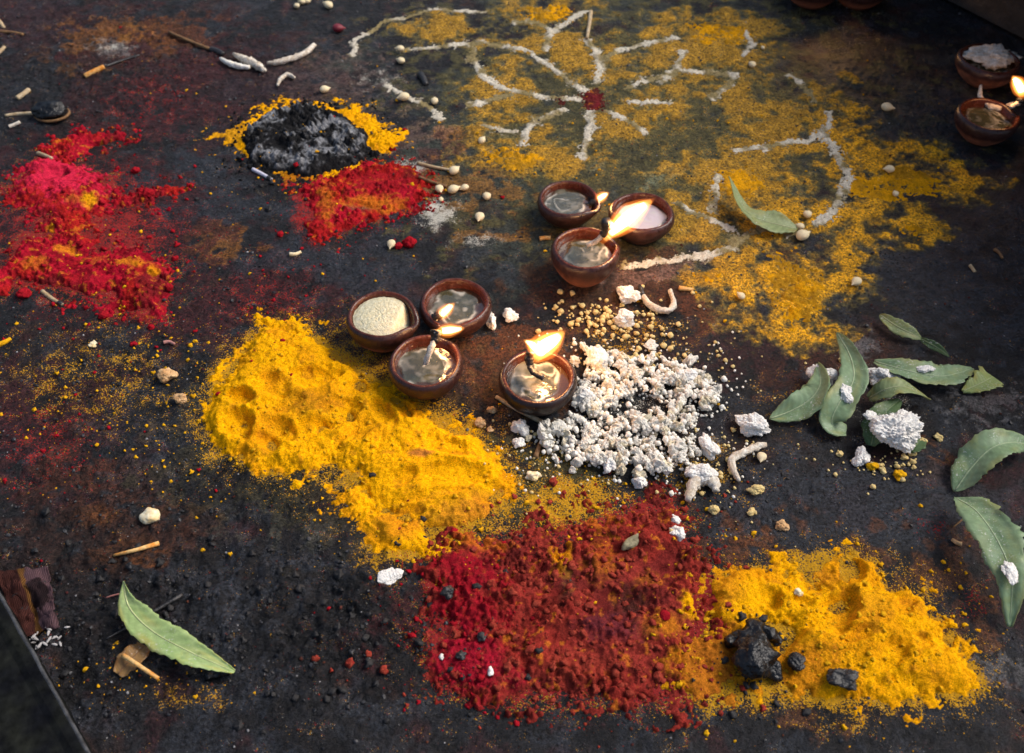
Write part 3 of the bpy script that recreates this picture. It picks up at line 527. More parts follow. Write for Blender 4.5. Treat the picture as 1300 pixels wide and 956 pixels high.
# ------------------------------------------------------------------ clay oil lamps
def flame_mat(name, col, strength):
    m = bpy.data.materials.new(name); m.use_nodes = True; t = m.node_tree; t.nodes.remove(t.nodes['Principled BSDF'])
    e = t.nodes.new('ShaderNodeEmission'); e.inputs[0].default_value = (*col, 1); e.inputs[1].default_value = strength
    t.links.new(e.outputs[0], t.nodes['Material Output'].inputs['Volume']); return m
MAT_FLAME = flame_mat('flame_glow', (1.0, 0.24, 0.03), 26); MAT_MID = flame_mat('flame_body', (1.0, 0.40, 0.08), 85); MAT_CORE = flame_mat('flame_core', (1.0, 0.74, 0.44), 330)
def lamp(px, py, wpx, label, h=0.031, spout=None, wick=None, flame=None, soak=0.5, soot=0.0, fill='oil', light=0.03, seed=0, film_sheen_col=(0.045, 0.046, 0.024)):
    c = G(px, py, h); s = scl(c); R = wpx / 2 / s
    g = min(float(gz(c[0] + dx * R * 0.5, c[1] + dy * R * 0.5)) for dx in (-1, 0, 1) for dy in (-1, 0, 1))
    E = empty('clay_lamp', (c[0], c[1], g)); tag(E, label, 'oil lamp', 'clay oil lamps on the floor')
    prof = [(0.0, 0.0), (0.40, 0.0), (0.52, 0.03), (0.66, 0.16), (0.83, 0.36), (0.955, 0.58), (1.0, 0.75), (0.985, 0.90), (0.93, 0.985), (0.885, 1.0), (0.845, 0.985), (0.815, 0.93), (0.815, 0.80), (0.79, 0.62), (0.66, 0.40), (0.4, 0.26), (0.0, 0.22)]
    N = 56; vs = []; cs = []
    for i, (r, z) in enumerate(prof):
        for k in range(N):
            th = 2 * PI * k / N; d = np.array([math.cos(th), math.sin(th)])
            wob = 1 + 0.025 * mnoise.noise(Vector((d[0] * 1.2, d[1] * 1.2, seed * 3.3 + z))) * 1.5
            rr, zz = r * R * wob, z * h * (1 + 0.05 * mnoise.noise(Vector((d[0], d[1], seed * 1.7))))
            sf = 0
            if spout is not None:
                da = (th - math.radians(spout) + PI) % (2 * PI) - PI; sf = math.exp(-(da / 0.42) ** 2) * ss(0.5, 1.0, np.float64(z))
                rr *= 1 + 0.13 * sf; zz -= 0.16 * h * math.exp(-(da / 0.30) ** 2) * float(ss(0.7, 1.0, np.float64(z)))
            vs.append((rr * d[0], rr * d[1], zz))
            nz = mnoise.noise(Vector((d[0] * 2, d[1] * 2, z * 2 + seed)))
            if i <= 8:
                up = float(ss(soak - 0.07, soak + 0.07, np.float64(z + 0.09 * nz)))
                cc = np.array((0.21, 0.075, 0.042)) * (1 - up) + np.array((0.036, 0.014, 0.012)) * up; gl = (0.15 + 0.5 * up) if i < 7 else 0.85
            else: cc = np.array((0.070, 0.016, 0.007)); gl = 0.95
            st = soot if i <= 8 else soot * 0.5
            if spout is not None: st = max(st, 0.9 * sf * (i >= 6))
            st *= 0.75 + 0.5 * nz; st = min(max(st, 0), 1)
            cc = cc * (1 - st) + np.array((0.005, 0.0045, 0.0045)) * st; gl = max(gl, 0.95 * st)
            cs.append((*cc, gl))
    fs = [(i * N + k, i * N + (k + 1) % N, (i + 1) * N + (k + 1) % N, (i + 1) * N + k) for i in range(len(prof) - 1) for k in range(N)]
    mk('bowl', vs, fs, MAT_CLAY, E, col=cs)
    zo = 0.70 * h if fill != 'grain' else 0.86 * h; ro = 0.80 * R
    nr, na = 26, 72; rr, th = np.meshgrid(np.linspace(0.002, 1, nr), np.arange(na) * 2 * PI / na, indexing='ij')
    x = rr * np.cos(th); y = rr * np.sin(th)
    if fill == 'oil':
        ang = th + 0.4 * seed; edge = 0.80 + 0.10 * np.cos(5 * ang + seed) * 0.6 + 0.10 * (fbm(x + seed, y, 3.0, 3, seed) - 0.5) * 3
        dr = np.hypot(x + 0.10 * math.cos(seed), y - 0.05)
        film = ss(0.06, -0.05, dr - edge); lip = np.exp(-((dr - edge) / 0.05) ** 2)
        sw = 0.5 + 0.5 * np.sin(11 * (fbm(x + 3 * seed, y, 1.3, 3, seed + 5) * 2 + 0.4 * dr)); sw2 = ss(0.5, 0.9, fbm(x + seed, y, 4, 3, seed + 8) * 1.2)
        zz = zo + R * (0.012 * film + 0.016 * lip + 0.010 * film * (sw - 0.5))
        a = np.stack([np.full(x.shape, v) for v in (0.045, 0.022, 0.010)], -1); b = np.array(film_sheen_col); glint_col = np.array((0.42, 0.42, 0.37))
        col = a * (1 - film[..., None]) + b * film[..., None]; brk = ss(0.42, 0.62, fbm(x + seed * 2, y - seed, 2.2, 2, seed + 15)); glint_mix = np.clip(lip * 0.85 * brk + film * (ss(0.86, 1.0, sw) * 0.6 * brk + sw2 * 0.22), 0, 0.9)[..., None]; col = col * (1 - glint_mix) + glint_col * glint_mix  # pale lip, swirl lines and blotches are reflections painted into the oil colour
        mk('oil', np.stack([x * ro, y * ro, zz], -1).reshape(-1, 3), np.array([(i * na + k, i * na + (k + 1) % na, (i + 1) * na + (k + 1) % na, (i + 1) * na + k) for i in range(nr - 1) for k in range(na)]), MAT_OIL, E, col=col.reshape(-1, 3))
    else:
        w_, i_ = worley(x, y, 13, 4); sx = math.cos(math.radians(spout or 0)); sy = math.sin(math.radians(spout or 0))
        zz = zo + R * (0.05 * (np.clip(0.7 - w_, 0, 1)) + 0.10 * (1 - rr ** 3) - 0.42 * ss(0.55, 0.95, x * sx + y * sy) * 1.0)
        mk('grain_filling', np.stack([x * ro * 1.01, y * ro * 1.01, zz], -1).reshape(-1, 3), np.array([(i * na + k, i * na + (k + 1) % na, (i + 1) * na + (k + 1) % na, (i + 1) * na + k) for i in range(nr - 1) for k in range(na)]), MAT_GRAIN, E)
    inv = E.matrix_basis.inverted
    def rel(P): return np.asarray(P) - np.array([c[0], c[1], g])
    if wick:                                        # wick pixels, lying from the oil to over the rim
        P = [V(a, b, c[1] + yo) for a, b, yo in wick]; P = catmull(rel(P), 14); n = len(P)
        vv, ff = tube(P, np.linspace(0.0022, 0.0028, n), 8, 0.5, 500); wk = mk('wick', vv, ff, MAT_COTTON if not soot else MAT_CHAR, E)
        k0 = int(n * 0.55); vv, ff = tube(P[k0:] + np.array([0, 0, 0.0002]), np.linspace(0.0031, 0.0042, n - k0), 8, 0.7, 400); mk('charred_tip', vv, ff, MAT_CHAR, wk)
    if flame:
        yf = c[1] + flame[0]
        for q, lobe in enumerate(flame[1:]):
            P = catmull(rel([V(a, b, yf) for a, b, r in lobe]), 22); r = np.interp(np.linspace(0, 1, 22), np.linspace(0, 1, len(lobe)), [1.28 * r / s for a, b, r in lobe]); r = np.convolve(np.pad(r, 1, 'edge'), [.25, .5, .25], 'valid')
            vv, ff = tube(P, np.maximum(r, 0.0003), 16, 0.12, 90); fl = mk('flame', vv, ff, MAT_FLAME, E)
            vv, ff = tube(P[2:-1], np.maximum(r[2:-1] * 0.74, 0.0003), 12, 0.1, 90); mk('flame_body', vv, ff, MAT_MID, fl)
            vv, ff = tube(P[5:-3], np.maximum(r[5:-3] * 0.46, 0.0003), 12, 0.1, 90); mk('flame_core', vv, ff, MAT_CORE, fl)
            if q == 0:
                L = bpy.data.lights.new('flame_light', 'POINT'); L.energy = light * 1.7; L.color = (1, 0.48, 0.16); L.shadow_soft_size = 0.006
                lo = bpy.data.objects.new('flame_light', L); COL.objects.link(lo); lo.parent = E; lo.location = P[11]
    return E
MAT_GRAIN = simple_mat('pale_grain', (0.66, 0.63, 0.46), 0.7, 0.18, 1100, 1.0, (0.60, 0.54, 0.34), 0.35, dist=0.0012)

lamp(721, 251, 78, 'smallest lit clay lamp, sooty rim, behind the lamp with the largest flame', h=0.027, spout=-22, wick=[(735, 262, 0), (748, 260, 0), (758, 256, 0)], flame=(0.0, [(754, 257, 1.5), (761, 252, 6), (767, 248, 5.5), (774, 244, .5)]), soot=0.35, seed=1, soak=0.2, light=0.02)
lamp(815, 267, 84, 'unlit clay lamp of glossy brown oil under the longest flame', h=0.029, film_sheen_col=(0.40, 0.37, 0.42), spout=None, seed=2, soak=0.35)  # pale lilac film colour stands in for sky reflected in the oil
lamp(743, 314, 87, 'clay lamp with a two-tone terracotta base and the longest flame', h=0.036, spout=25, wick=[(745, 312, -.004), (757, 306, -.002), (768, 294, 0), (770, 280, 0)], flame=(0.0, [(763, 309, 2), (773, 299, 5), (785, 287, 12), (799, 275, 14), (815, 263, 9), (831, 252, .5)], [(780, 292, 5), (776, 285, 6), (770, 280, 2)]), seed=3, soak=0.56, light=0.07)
lamp(484, 398, 90, 'clay lamp filled to the brim with pale grains, no flame', h=0.033, spout=-12, fill='grain', seed=4, soak=0.42)
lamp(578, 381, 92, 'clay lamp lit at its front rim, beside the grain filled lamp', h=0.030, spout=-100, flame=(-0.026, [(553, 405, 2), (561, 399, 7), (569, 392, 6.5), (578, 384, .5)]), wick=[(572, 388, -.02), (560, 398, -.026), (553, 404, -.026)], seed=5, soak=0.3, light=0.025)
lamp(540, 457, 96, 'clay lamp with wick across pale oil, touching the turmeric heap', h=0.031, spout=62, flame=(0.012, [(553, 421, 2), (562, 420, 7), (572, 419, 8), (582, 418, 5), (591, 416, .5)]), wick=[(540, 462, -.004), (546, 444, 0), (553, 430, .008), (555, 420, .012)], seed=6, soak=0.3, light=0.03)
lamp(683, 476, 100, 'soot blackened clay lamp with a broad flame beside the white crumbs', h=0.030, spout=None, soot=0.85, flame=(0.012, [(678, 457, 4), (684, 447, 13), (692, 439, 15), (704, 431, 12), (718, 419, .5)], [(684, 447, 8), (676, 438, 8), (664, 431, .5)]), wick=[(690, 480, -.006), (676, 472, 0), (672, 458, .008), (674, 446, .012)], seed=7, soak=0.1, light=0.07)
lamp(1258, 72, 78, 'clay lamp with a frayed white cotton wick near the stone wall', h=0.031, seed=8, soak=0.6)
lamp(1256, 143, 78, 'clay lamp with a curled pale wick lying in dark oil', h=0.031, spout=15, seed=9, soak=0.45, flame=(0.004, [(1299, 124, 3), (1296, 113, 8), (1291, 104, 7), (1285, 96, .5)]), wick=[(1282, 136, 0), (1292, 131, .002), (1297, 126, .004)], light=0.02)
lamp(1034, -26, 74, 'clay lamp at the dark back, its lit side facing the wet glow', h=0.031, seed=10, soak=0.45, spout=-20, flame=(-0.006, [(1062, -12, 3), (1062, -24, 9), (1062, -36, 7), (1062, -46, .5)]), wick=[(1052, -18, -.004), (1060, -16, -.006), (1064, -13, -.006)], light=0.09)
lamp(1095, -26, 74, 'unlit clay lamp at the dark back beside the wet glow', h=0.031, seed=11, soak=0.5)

# ------------------------------------------------------------------ loose cotton wicks
def cotton(pts, rpx, label, name='cotton_wick', tip=False, up=0.002, mat=None, taper=True):
    px_ = pts[0][0]; P = [GT(a, b, up + (z if z else 0)) for a, b, z in [(*q, 0) if len(q) == 2 else q for q in pts]]; s = scl(P[0]); Q = catmull(P, 22); r = rpx / s
    rr = r * (0.30 + 0.62 * np.sin(np.linspace(0.12, PI - 0.2, 22)) ** 0.7) * (1 + 0.22 * np.array([mnoise.noise(Vector((k * 0.45, px_ * 0.1, 0))) for k in range(22)]))
    Q[:, 2] += r * 0.5
    b0 = Q[0].copy(); o = mk(name, *tube(Q - b0, rr, 12, 0.6, 380), mat or MAT_COTTON); o.location = b0; tag(o, label, 'cotton wick')
    if tip:
        vv, ff = tube(Q[:5] - b0, rr[:5] * 1.15, 10, 0.5, 450); mk('charred_tip', vv, ff, MAT_CHAR, o)
    return o
cotton([(812, 366), (816, 380), (828, 393), (846, 398), (855, 390), (850, 372)], 4.5, 'curved white cotton wick with a charred black end', tip=True)
cotton([(873, 640), (878, 622), (890, 612), (904, 618), (908, 628)], 9, 'thick cotton curl with a crumb on it at the heap of white crumbs')
cotton([(938, 614), (930, 600), (928, 586), (944, 578), (962, 570), (972, 568)], 5.5, 'thin bent cotton wick with a bud stuck to its end')
cotton([(340, 84), (358, 82), (376, 76), (390, 70), (400, 60)], 4.2, 'slender cream cotton wick lying alone above the charred mound')
cotton([(353, 112), (357, 104), (366, 98), (375, 102)], 3.2, 'small hooked grey cotton wick near the charred mound')
cotton([(298, 73), (312, 80), (325, 86), (337, 94)], 5.5, 'plump white cotton wick lying against a white scrap')
cotton([(281, 78), (292, 84), (305, 88), (318, 89)], 4.0, 'flat white cotton scrap beside the plump wick', mat=MAT_WHITE)
cotton([(1236, 132, .022), (1235, 147, .022), (1246, 158, .022), (1262, 160, .022), (1276, 155, .023)], 3.6, 'pale curled cotton wick soaking in the oil of a dim lamp', up=0.0)
for k in range(1):                                   # frayed cotton in the dim lamp
    c = G(1262, 72, 0.026); vs, fs = lump_verts(3, 5, 0.5, 0.3, (1.3, 0.8, 0.35)); s = scl(c)
    o = mk('cotton_tuft', vs * 22 / s, fs, MAT_COTTON); o.location = c; tag(o, 'frayed white cotton tuft sitting in the dim lamp near the wall', 'cotton wick')

# ------------------------------------------------------------------ leaves
def leaf_mat(name, c1, c2):
    m = M(name, rough=0.5, spec=0.35); n = m.noise(120, 4); n2 = m.noise(900, 2); a = m.attr()
    c = m.mix(m.mr(n, 0.35, 0.65), c1, c2); c = m.mix(1.0, c, a.outputs['Color'], 'MULTIPLY')
    blot = m.mr(m.noise(45, 4, 0.7), 0.56, 0.70); c = m.mix(m.math('MULTIPLY', blot, 0.55), c, tuple(v * k for v, k in zip(c1, (1.25, 1.0, 0.6)))); spk = m.mr(m.noise(700, 3, 0.75), 0.60, 0.63); sp = m.math('MULTIPLY', spk, m.mr(m.noise(60, 3), 0.50, 0.62)); m.base(m.mix(m.math('MULTIPLY', sp, 0.85), c, (0.7, 0.7, 0.66)))
    tr = m.n('BsdfTranslucent'); m.l(c, tr.inputs[0]); mx = m.n('MixShader', i_0=0.18); out = m.t.nodes['Material Output']
    m.l(m.p.outputs[0], mx.inputs[1]); m.l(tr.outputs[0], mx.inputs[2]); m.l(mx.outputs[0], out.inputs[0])
    m.l(m.bump(n2, 0.2, 0.0004, m.bump(n, 0.35, 0.002)), m.p.inputs['Normal']); return m.m
LM = {'g': leaf_mat('green_leaf', (0.23, 0.325, 0.185), (0.17, 0.26, 0.13)), 'p': leaf_mat('pale_leaf', (0.36, 0.46, 0.19), (0.28, 0.40, 0.14)), 'o': leaf_mat('olive_leaf', (0.26, 0.31, 0.14), (0.20, 0.25, 0.10)),
      'd': leaf_mat('dark_leaf', (0.085, 0.145, 0.06), (0.065, 0.12, 0.045)), 'b': leaf_mat('dry_leaf', (0.28, 0.16, 0.055), (0.20, 0.11, 0.04)), 'y': leaf_mat('yellow_leaf', (0.30, 0.36, 0.12), (0.24, 0.30, 0.10))}
MAT_RIB = {k: simple_mat('midrib_' + k, c, 0.6, 0.2) for k, c in (('g', (0.36, 0.44, 0.26)), ('p', (0.46, 0.50, 0.24)), ('o', (0.36, 0.38, 0.20)), ('d', (0.16, 0.22, 0.10)), ('b', (0.16, 0.08, 0.03)), ('y', (0.36, 0.40, 0.18)))}
def leaf(spine, wpx, kind, label, twist=(0, 0), fold=14, serr=0.08, teeth=14, peak=0.8, cut0=0.0, cut1=0.0, seed=0):
    P = []
    for a, b, z in spine:
        p = G(a, b, z); zz = top(p[0], p[1]); P.append(G(a, b, max(zz + 0.0012, z)))
    n = 64; C = catmull(P, n); T = np.gradient(C, axis=0); T /= np.linalg.norm(T, axis=1)[:, None]; W = wpx / scl(C[n // 2]); nu = 11; vs = []; cs = []
    tw = np.radians(np.interp(np.linspace(0, 1, n), np.linspace(0, 1, len(twist)), twist)); mid = []
    for i in range(n):
        t = i / (n - 1); tt = cut0 + t * (1 - cut0 - cut1); wd = W * max(0.0, math.sin(PI * tt ** peak)) ** 0.85 + 0.0004
        S = np.cross(np.array([0, 0, 1.0]), T[i]); S /= np.linalg.norm(S) + 1e-9; Nn = np.cross(T[i], S)
        S2 = S * math.cos(tw[i]) + Nn * math.sin(tw[i]); N2 = np.cross(T[i], S2)
        for k in range(nu):
            u = -1 + 2 * k / (nu - 1); e = 1.0
            if abs(u) > 0.95: tq = t + 0.035 * mnoise.noise(Vector((t * 6, u * 3, seed + 4))); e = 1 + 0.75 * serr * (0.5 + abs(mnoise.noise(Vector((t * 5, u, seed * 3.0)))) * 1.6) * (((tq * teeth + (0.3 if u > 0 else 0)) % 1.0) - 0.55) * 2 + 0.22 * mnoise.noise(Vector((t * 7, u, seed)))
            wv = 0.22 * W * mnoise.noise(Vector((t * 4 + seed, u * 1.5, seed * 2.0)))
            p = C[i] + S2 * u * wd * e * math.cos(math.radians(fold)) + N2 * (abs(u) * wd * math.sin(math.radians(fold)) + wv * abs(u)) + T[i] * (-abs(u) * wd * 0.10)
            p[2] = max(p[2], top(p[0], p[1]) + 0.0006)
            vs.append(p); v = 0.85 + 0.3 * abs(math.sin((t * 14 + abs(u) * 2.2) * PI)) ** 6; v = 0.92 + 0.30 * (1 - abs(((t * 12 - abs(u) * 1.6) % 1) - 0.5) * 2) ** 3
            tb = max(0.0, mnoise.noise(Vector((t * 5 + seed * 2, u * 1.6, seed))) * 1.4 + (abs(u) - 0.75) * 0.8); tb = min(tb, 0.8); sd_ = 1 - 0.55 * max(0.0, mnoise.noise(Vector((t * 16, u * 5, seed + 9))) - 0.35) * 2
            cs.append((v * sd_ * (1 + 0.25 * tb), v * sd_ * (1 - 0.12 * tb), v * sd_ * (1 - 0.45 * tb)))
        mid.append(C[i] + N2 * 0.0004)
    fs = [(i * nu + k, i * nu + k + 1, (i + 1) * nu + k + 1, (i + 1) * nu + k) for i in range(n - 1) for k in range(nu - 1)]
    b0 = np.array(C[0]); o = mk('leaf', np.array(vs) - b0, fs, LM[kind], col=cs); o.location = b0; tag(o, label, 'leaf', 'leaves scattered on the floor')
    md = o.modifiers.new('thickness', 'SOLIDIFY'); md.thickness = 0.0004; md.offset = -1
    mk('midrib', *tube(np.array(mid)[1:-1:2] - b0, np.linspace(0.0007, 0.00025, len(mid[1:-1:2])), 6), MAT_RIB[kind], o)
    return o
leaf([(1012, 291, .002), (990, 286, .006), (962, 278, .010), (942, 262, .014), (925, 224, .020)], 19, 'o', 'curled olive leaf lying on the floor drawing', (-10, -5, 5, 30, 40), 12, 0.10)
leaf([(1117, 400, .006), (1138, 414, .009), (1158, 424, .007), (1170, 431, .004)], 9.5, 'o', 'small narrow olive leaf tip with a shrivelled neighbour', (25, 30, 20), 10, 0.1, 9)
leaf([(1168, 430, .004), (1182, 437, .005), (1194, 444, .003), (1205, 453, .003)], 5, 'd', 'thin shrivelled dark leaf joined to an olive leaf tip', (40, 50, 30), 10, 0.1, 9)
leaf([(1110, 459, .008), (1148, 470, .012), (1190, 478, .010), (1216, 474, .006), (1234, 468, .003)], 20, 'g', 'broad toothed green leaf pointing at the pale triangular leaf piece', (10, 0, -10), 14, 0.14, 13, 0.95, 0.03, 0.04, 1)
leaf([(1222, 497, .002), (1238, 490, .005), (1252, 483, .006), (1260, 478, .005)], 17, 'y', 'pale triangular piece of torn yellowish leaf', (0, 0), 6, 0.12, 6, 1.0, 0.02, 0.42, 2)
leaf([(977, 532, .002), (1004, 522, .007), (1030, 506, .014), (1042, 486, .020), (1038, 462, .016)], 19, 'g', 'folded green leaf with a sharp crease beside a white crumb', (10, 25, -30, -40), 16, 0.06, 10, 0.9, 0.0, 0.03, 3)
leaf([(1063, 422, .022), (1080, 454, .020), (1083, 484, .020), (1064, 514, .016), (1056, 538, .007), (1074, 548, .002)], 19, 'g', 'long twisted green leaf dusted with white, curled under at one end', (45, 20, 5, -10, 10, 0), 14, 0.07, 14, 0.85, 0.0, 0.18, 4)
leaf([(1103, 506, .006), (1126, 494, .018), (1150, 492, .020), (1180, 508, .006)], 15, 'o', 'arched olive leaf bridging over a dark green leaf', (20, 10, -10, -20), 12, 0.06, 8, 0.9, 0.04, 0.02, 5)
leaf([(1106, 566, .002), (1112, 545, .008), (1124, 524, .014), (1142, 508, .012)], 17, 'd', 'dark green leaf half hidden under the largest white lump', (-20, -10, 0), 16, 0.08, 8, 0.9, 0.05, 0.05, 6)
leaf([(1150, 572, .002), (1162, 566, .005), (1170, 556, .003)], 10, 'd', 'small dark leaf bit peeping out beyond the largest white lump', (0, 0), 8, 0.08, 6, 0.9, 0.0, 0.2, 7)
leaf([(1212, 624, .002), (1232, 596, .012), (1258, 570, .022), (1284, 562, .020), (1312, 566, .010)], 24, 'g', 'green leaf flecked with white, bent in the middle, near a rusty stain', (-15, -25, 0, 20), 14, 0.10, 13, 0.8, 0.0, 0.04, 8)
leaf([(1212, 632, .010), (1240, 650, .020), (1268, 690, .026), (1284, 735, .022), (1282, 796, .005)], 27, 'p' if False else 'g', 'longest green leaf, toothed, casting a wide shadow on bare stone', (-5, 10, 20, 15), 10, 0.13, 15, 0.85, 0.0, 0.02, 9)
leaf([(157, 738, .020), (165, 772, .016), (196, 803, .013), (246, 830, .013), (298, 853, .006)], 19, 'p', 'pale green toothed leaf lying alone on crusty black floor', (25, 10, 5, 10), 8, 0.10, 16, 1.05, 0.0, 0.02, 10)
leaf([(150, 856, .002), (162, 842, .005), (174, 830, .006), (184, 820, .004)], 16, 'b', 'dry brown leaf piece with a thin stick lying over it', (0, 0), 10, 0.06, 5, 0.8, 0.06, 0.25, 11)

# ------------------------------------------------------------------ white crumbs
def crumb_mesh(sub, seed, mat, rough=0.5, fine=0.42, shape=(1, 1, 0.75)):
    vs, fs = lump_verts(sub, seed, rough, fine, shape); o = mk('crumb', vs, fs, mat); me = o.data; bpy.data.objects.remove(o); return me
CM = [crumb_mesh(2, 10 + k, MAT_WHITE if k % 5 else MAT_CREAM2) for k in range(15)]
for me_ in CM: me_.polygons.foreach_set('use_smooth', np.zeros(len(me_.polygons), bool))
def put(me, p, r, name, rot=None):
    o = bpy.data.objects.new(name, me); COL.objects.link(o); o.location = p; o.scale = (r * random.uniform(.8, 1.2), r * random.uniform(.8, 1.2), r * random.uniform(.75, 1.05)); o.rotation_euler = rot or [random.uniform(0, 6.28) for _ in range(3)]; return o
RING = gp([(738, 442), (790, 446), (850, 452), (902, 474), (922, 500), (908, 530), (888, 556), (884, 600), (838, 612), (772, 602), (702, 590), (668, 562), (700, 532), (722, 505), (738, 480)])
HOLE = gp([(768, 526), (790, 510), (830, 507), (852, 515), (842, 532), (800, 540), (775, 536)])
rx = [p[0] for p in RING]; ry = [p[1] for p in RING]; cand = []
n_try = 6000; X = RNG.uniform(min(rx) - .02, max(rx) + .02, n_try); Y = RNG.uniform(min(ry) - .02, max(ry) + .02, n_try)
sd = sdf(X, Y, RING); hd = sdf(X, Y, HOLE); nzv = fbm(X, Y, 45, 3, 77)
acc = np.where(sd > 0, np.clip(sd / 0.010, 0.12, 1), np.exp(sd / 0.006) * 0.12) * np.where(hd > -0.001, 0.16, 1) * (0.45 + 1.1 * nzv)
ok = RNG.uniform(0, 1, n_try) < acc * 0.78
LAMPC = G(683, 476, 0.03)
placed = []; small = []
for x, y, s_ in zip(X[ok], Y[ok], sd[ok]):
    if math.hypot(x - LAMPC[0], y - LAMPC[1]) < 0.031: continue
    u = RNG.uniform(); r = 0.0010 + 0.0043 * u ** 4.4
    (placed if r > 0.0014 else small).append((x, y, r, s_))
placed.sort(key=lambda q: -q[2]); occ = []; n_ind = 0
def stack_z(x, y, r):
    z = float(gz(x, y)) + r * 0.72
    for (a, b, zc, q) in occ:
        d2 = (a - x) ** 2 + (b - y) ** 2; m = (r + q) * 0.80
        if d2 < m * m: z = max(z, zc + math.sqrt(m * m - d2) * 0.8)
    return min(z, 0.0075)
for (x, y, r, s_) in placed:
    z = stack_z(x, y, r); occ.append((x, y, z, r))
    if n_ind < 285:
        o = put(random.choice(CM), (x, y, z), r, 'white_crumb'); 
        iv = 'ivory' if o.data.materials[0] is MAT_CREAM2 else 'white'; sz = 'large' if r > 0.0036 else ('middling' if r > 0.0024 else 'small')
        pxc, pyc = [float(q) for q in topx(np.float64(x), np.float64(y))]
        wh = 'against the sooty lamp' if pxc < 745 and pyc < 540 else 'round the bare hole of the pile' if abs(pxc - 810) < 52 and abs(pyc - 522) < 26 else 'on the granule side of the pile' if pyc < 497 else 'on the red heap side of the pile' if pyc > 560 else 'on the side of the pile facing the oblong lump' if pxc > 800 else 'on the turmeric side of the pile'
        tag(o, sz + ' ' + iv + ' crumb ' + wh, 'crumb', 'white crumbs piled in a ring: ' + sz + ' ' + iv + ' ' + wh); n_ind += 1
    else: small.append((x, y, r, s_))
vs_, fs_ = [], []; off = 0
for (x, y, r, s_) in small:
    z = stack_z(x, y, r) if s_ > 0 else float(gz(x, y)) + r * 0.6; v, f = lump_verts(1, random.randint(0, 9), 0.3, 0.1); vs_.append(v * r + np.array([x, y, z])); fs_.append(f + off); off += len(v)
for _ in range(900):                                 # finest meal under and round the pile
    i = RNG.integers(0, len(X)); 
    if not ok[i] and RNG.uniform() > 0.25: continue
    x, y = X[i] + RNG.normal(0, .003), Y[i] + RNG.normal(0, .003)
    if math.hypot(x - LAMPC[0], y - LAMPC[1]) < 0.03: continue
    r = RNG.uniform(0.0006, 0.0013); v, f = lump_verts(1, random.randint(0, 9), 0.3, 0.1); vs_.append(v * r + np.array([x, y, float(gz(x, y)) + r * .6])); fs_.append(f + off); off += len(v)
o = mk('fine_crumbs', np.concatenate(vs_), np.concatenate(fs_), MAT_WHITE); tag(o, 'fine white meal between the piled white crumbs', 'crumbs', None, 'stuff')
# cream granules
vs_, fs_ = [], []; off = 0
def scatter(n, cx, cy, sx, sy, r0, r1):
    global off
    for _ in range(n):
        p = GT(RNG.normal(cx, sx), RNG.normal(cy, sy)); 
        if math.hypot(p[0] - LAMPC[0], p[1] - LAMPC[1]) < 0.033: continue
        r = r0 + (r1 - r0) * RNG.uniform() ** 2.5; v, f = lump_verts(1, random.randint(0, 9), 0.3, 0.1, (1, 1, .8)); vs_.append(v * r + np.array([p[0], p[1], p[2] + r * .6])); fs_.append(f + off); off += len(v)
scatter(170, 795, 412, 40, 16, .0008, .0030); scatter(90, 830, 450, 55, 14, .0008, .0026); scatter(60, 740, 398, 22, 10, .0008, .003); scatter(60, 900, 590, 30, 25, .0006, .0022)
scatter(110, 700, 570, 40, 26, .0006, .002); scatter(60, 1125, 595, 30, 12, .0007, .0024); scatter(70, 940, 560, 60, 60, .0005, .0014)
o = mk('cream_granules', np.concatenate(vs_), np.concatenate(fs_), MAT_CREAM); tag(o, 'cream resin granules strewn behind the white crumb pile', 'granules', None, 'stuff')
# loose powder grains thrown over the floor, in colour
def grains(name, label, mat, spots):
    global vs_, fs_, off
    vs_, fs_ = [], []; off = 0
    VAR = [lump_verts(1, k, 0.75, 0.35, (1, 1, .7)) for k in range(12)]
    for (n, cx, cy, sx, sy, r0, r1) in spots:
        for _ in range(n):
            p = GT(RNG.normal(cx, sx), RNG.normal(cy, sy)); r = r0 + (r1 - r0) * RNG.uniform() ** 5
            v0, f0 = VAR[RNG.integers(0, 12)]; vs_.append(v0 * r + np.array([p[0], p[1], p[2] + r * .25])); fs_.append(f0 + off); off += len(v0)
    o = mk(name, np.concatenate(vs_), np.concatenate(fs_), mat, smooth=True); tag(o, label, 'powder grains', None, 'stuff')
grains('yellow_grains', 'loose yellow powder grains strewn over the floor', MAT_YCLUMP, [(700, 400, 540, 90, 45, .0003, .0014), (500, 1090, 800, 70, 40, .0003, .0014), (420, 300, 500, 130, 70, .0004, .0020), (260, 560, 620, 110, 60, .0004, .0018), (260, 1090, 790, 120, 60, .0004, .0020), (200, 130, 470, 120, 80, .0004, .0018), (200, 880, 180, 200, 100, .0005, .0016), (120, 380, 180, 100, 40, .0005, .0018), (90, 820, 640, 80, 30, .0005, .0018), (60, 110, 330, 70, 40, .0005, .0018), (60, 190, 862, 80, 22, .0004, .0016), (100, 880, 800, 30, 50, .0005, .002)])
grains('brick_grains', 'loose brick red powder clods strewn over the brick red heap', simple_mat('brick_clump', (0.22, 0.026, 0.018), 1.0, 0.4, 900, 0.7, (0.30, 0.05, 0.03), 0.05), [(900, 740, 770, 90, 70, .0004, .0030), (200, 700, 850, 110, 22, .0004, .0028)])
grains('red_grains', 'loose red powder clods strewn over the floor', MAT_RCLUMP, [(320, 110, 290, 90, 80, .0005, .0030), (140, 600, 790, 45, 60, .0005, .0026), (140, 460, 255, 70, 35, .0005, .0026), (70, 330, 370, 90, 60, .0005, .002), (60, 120, 560, 110, 70, .0005, .002), (30, 500, 800, 60, 60, .0004, .0016)])
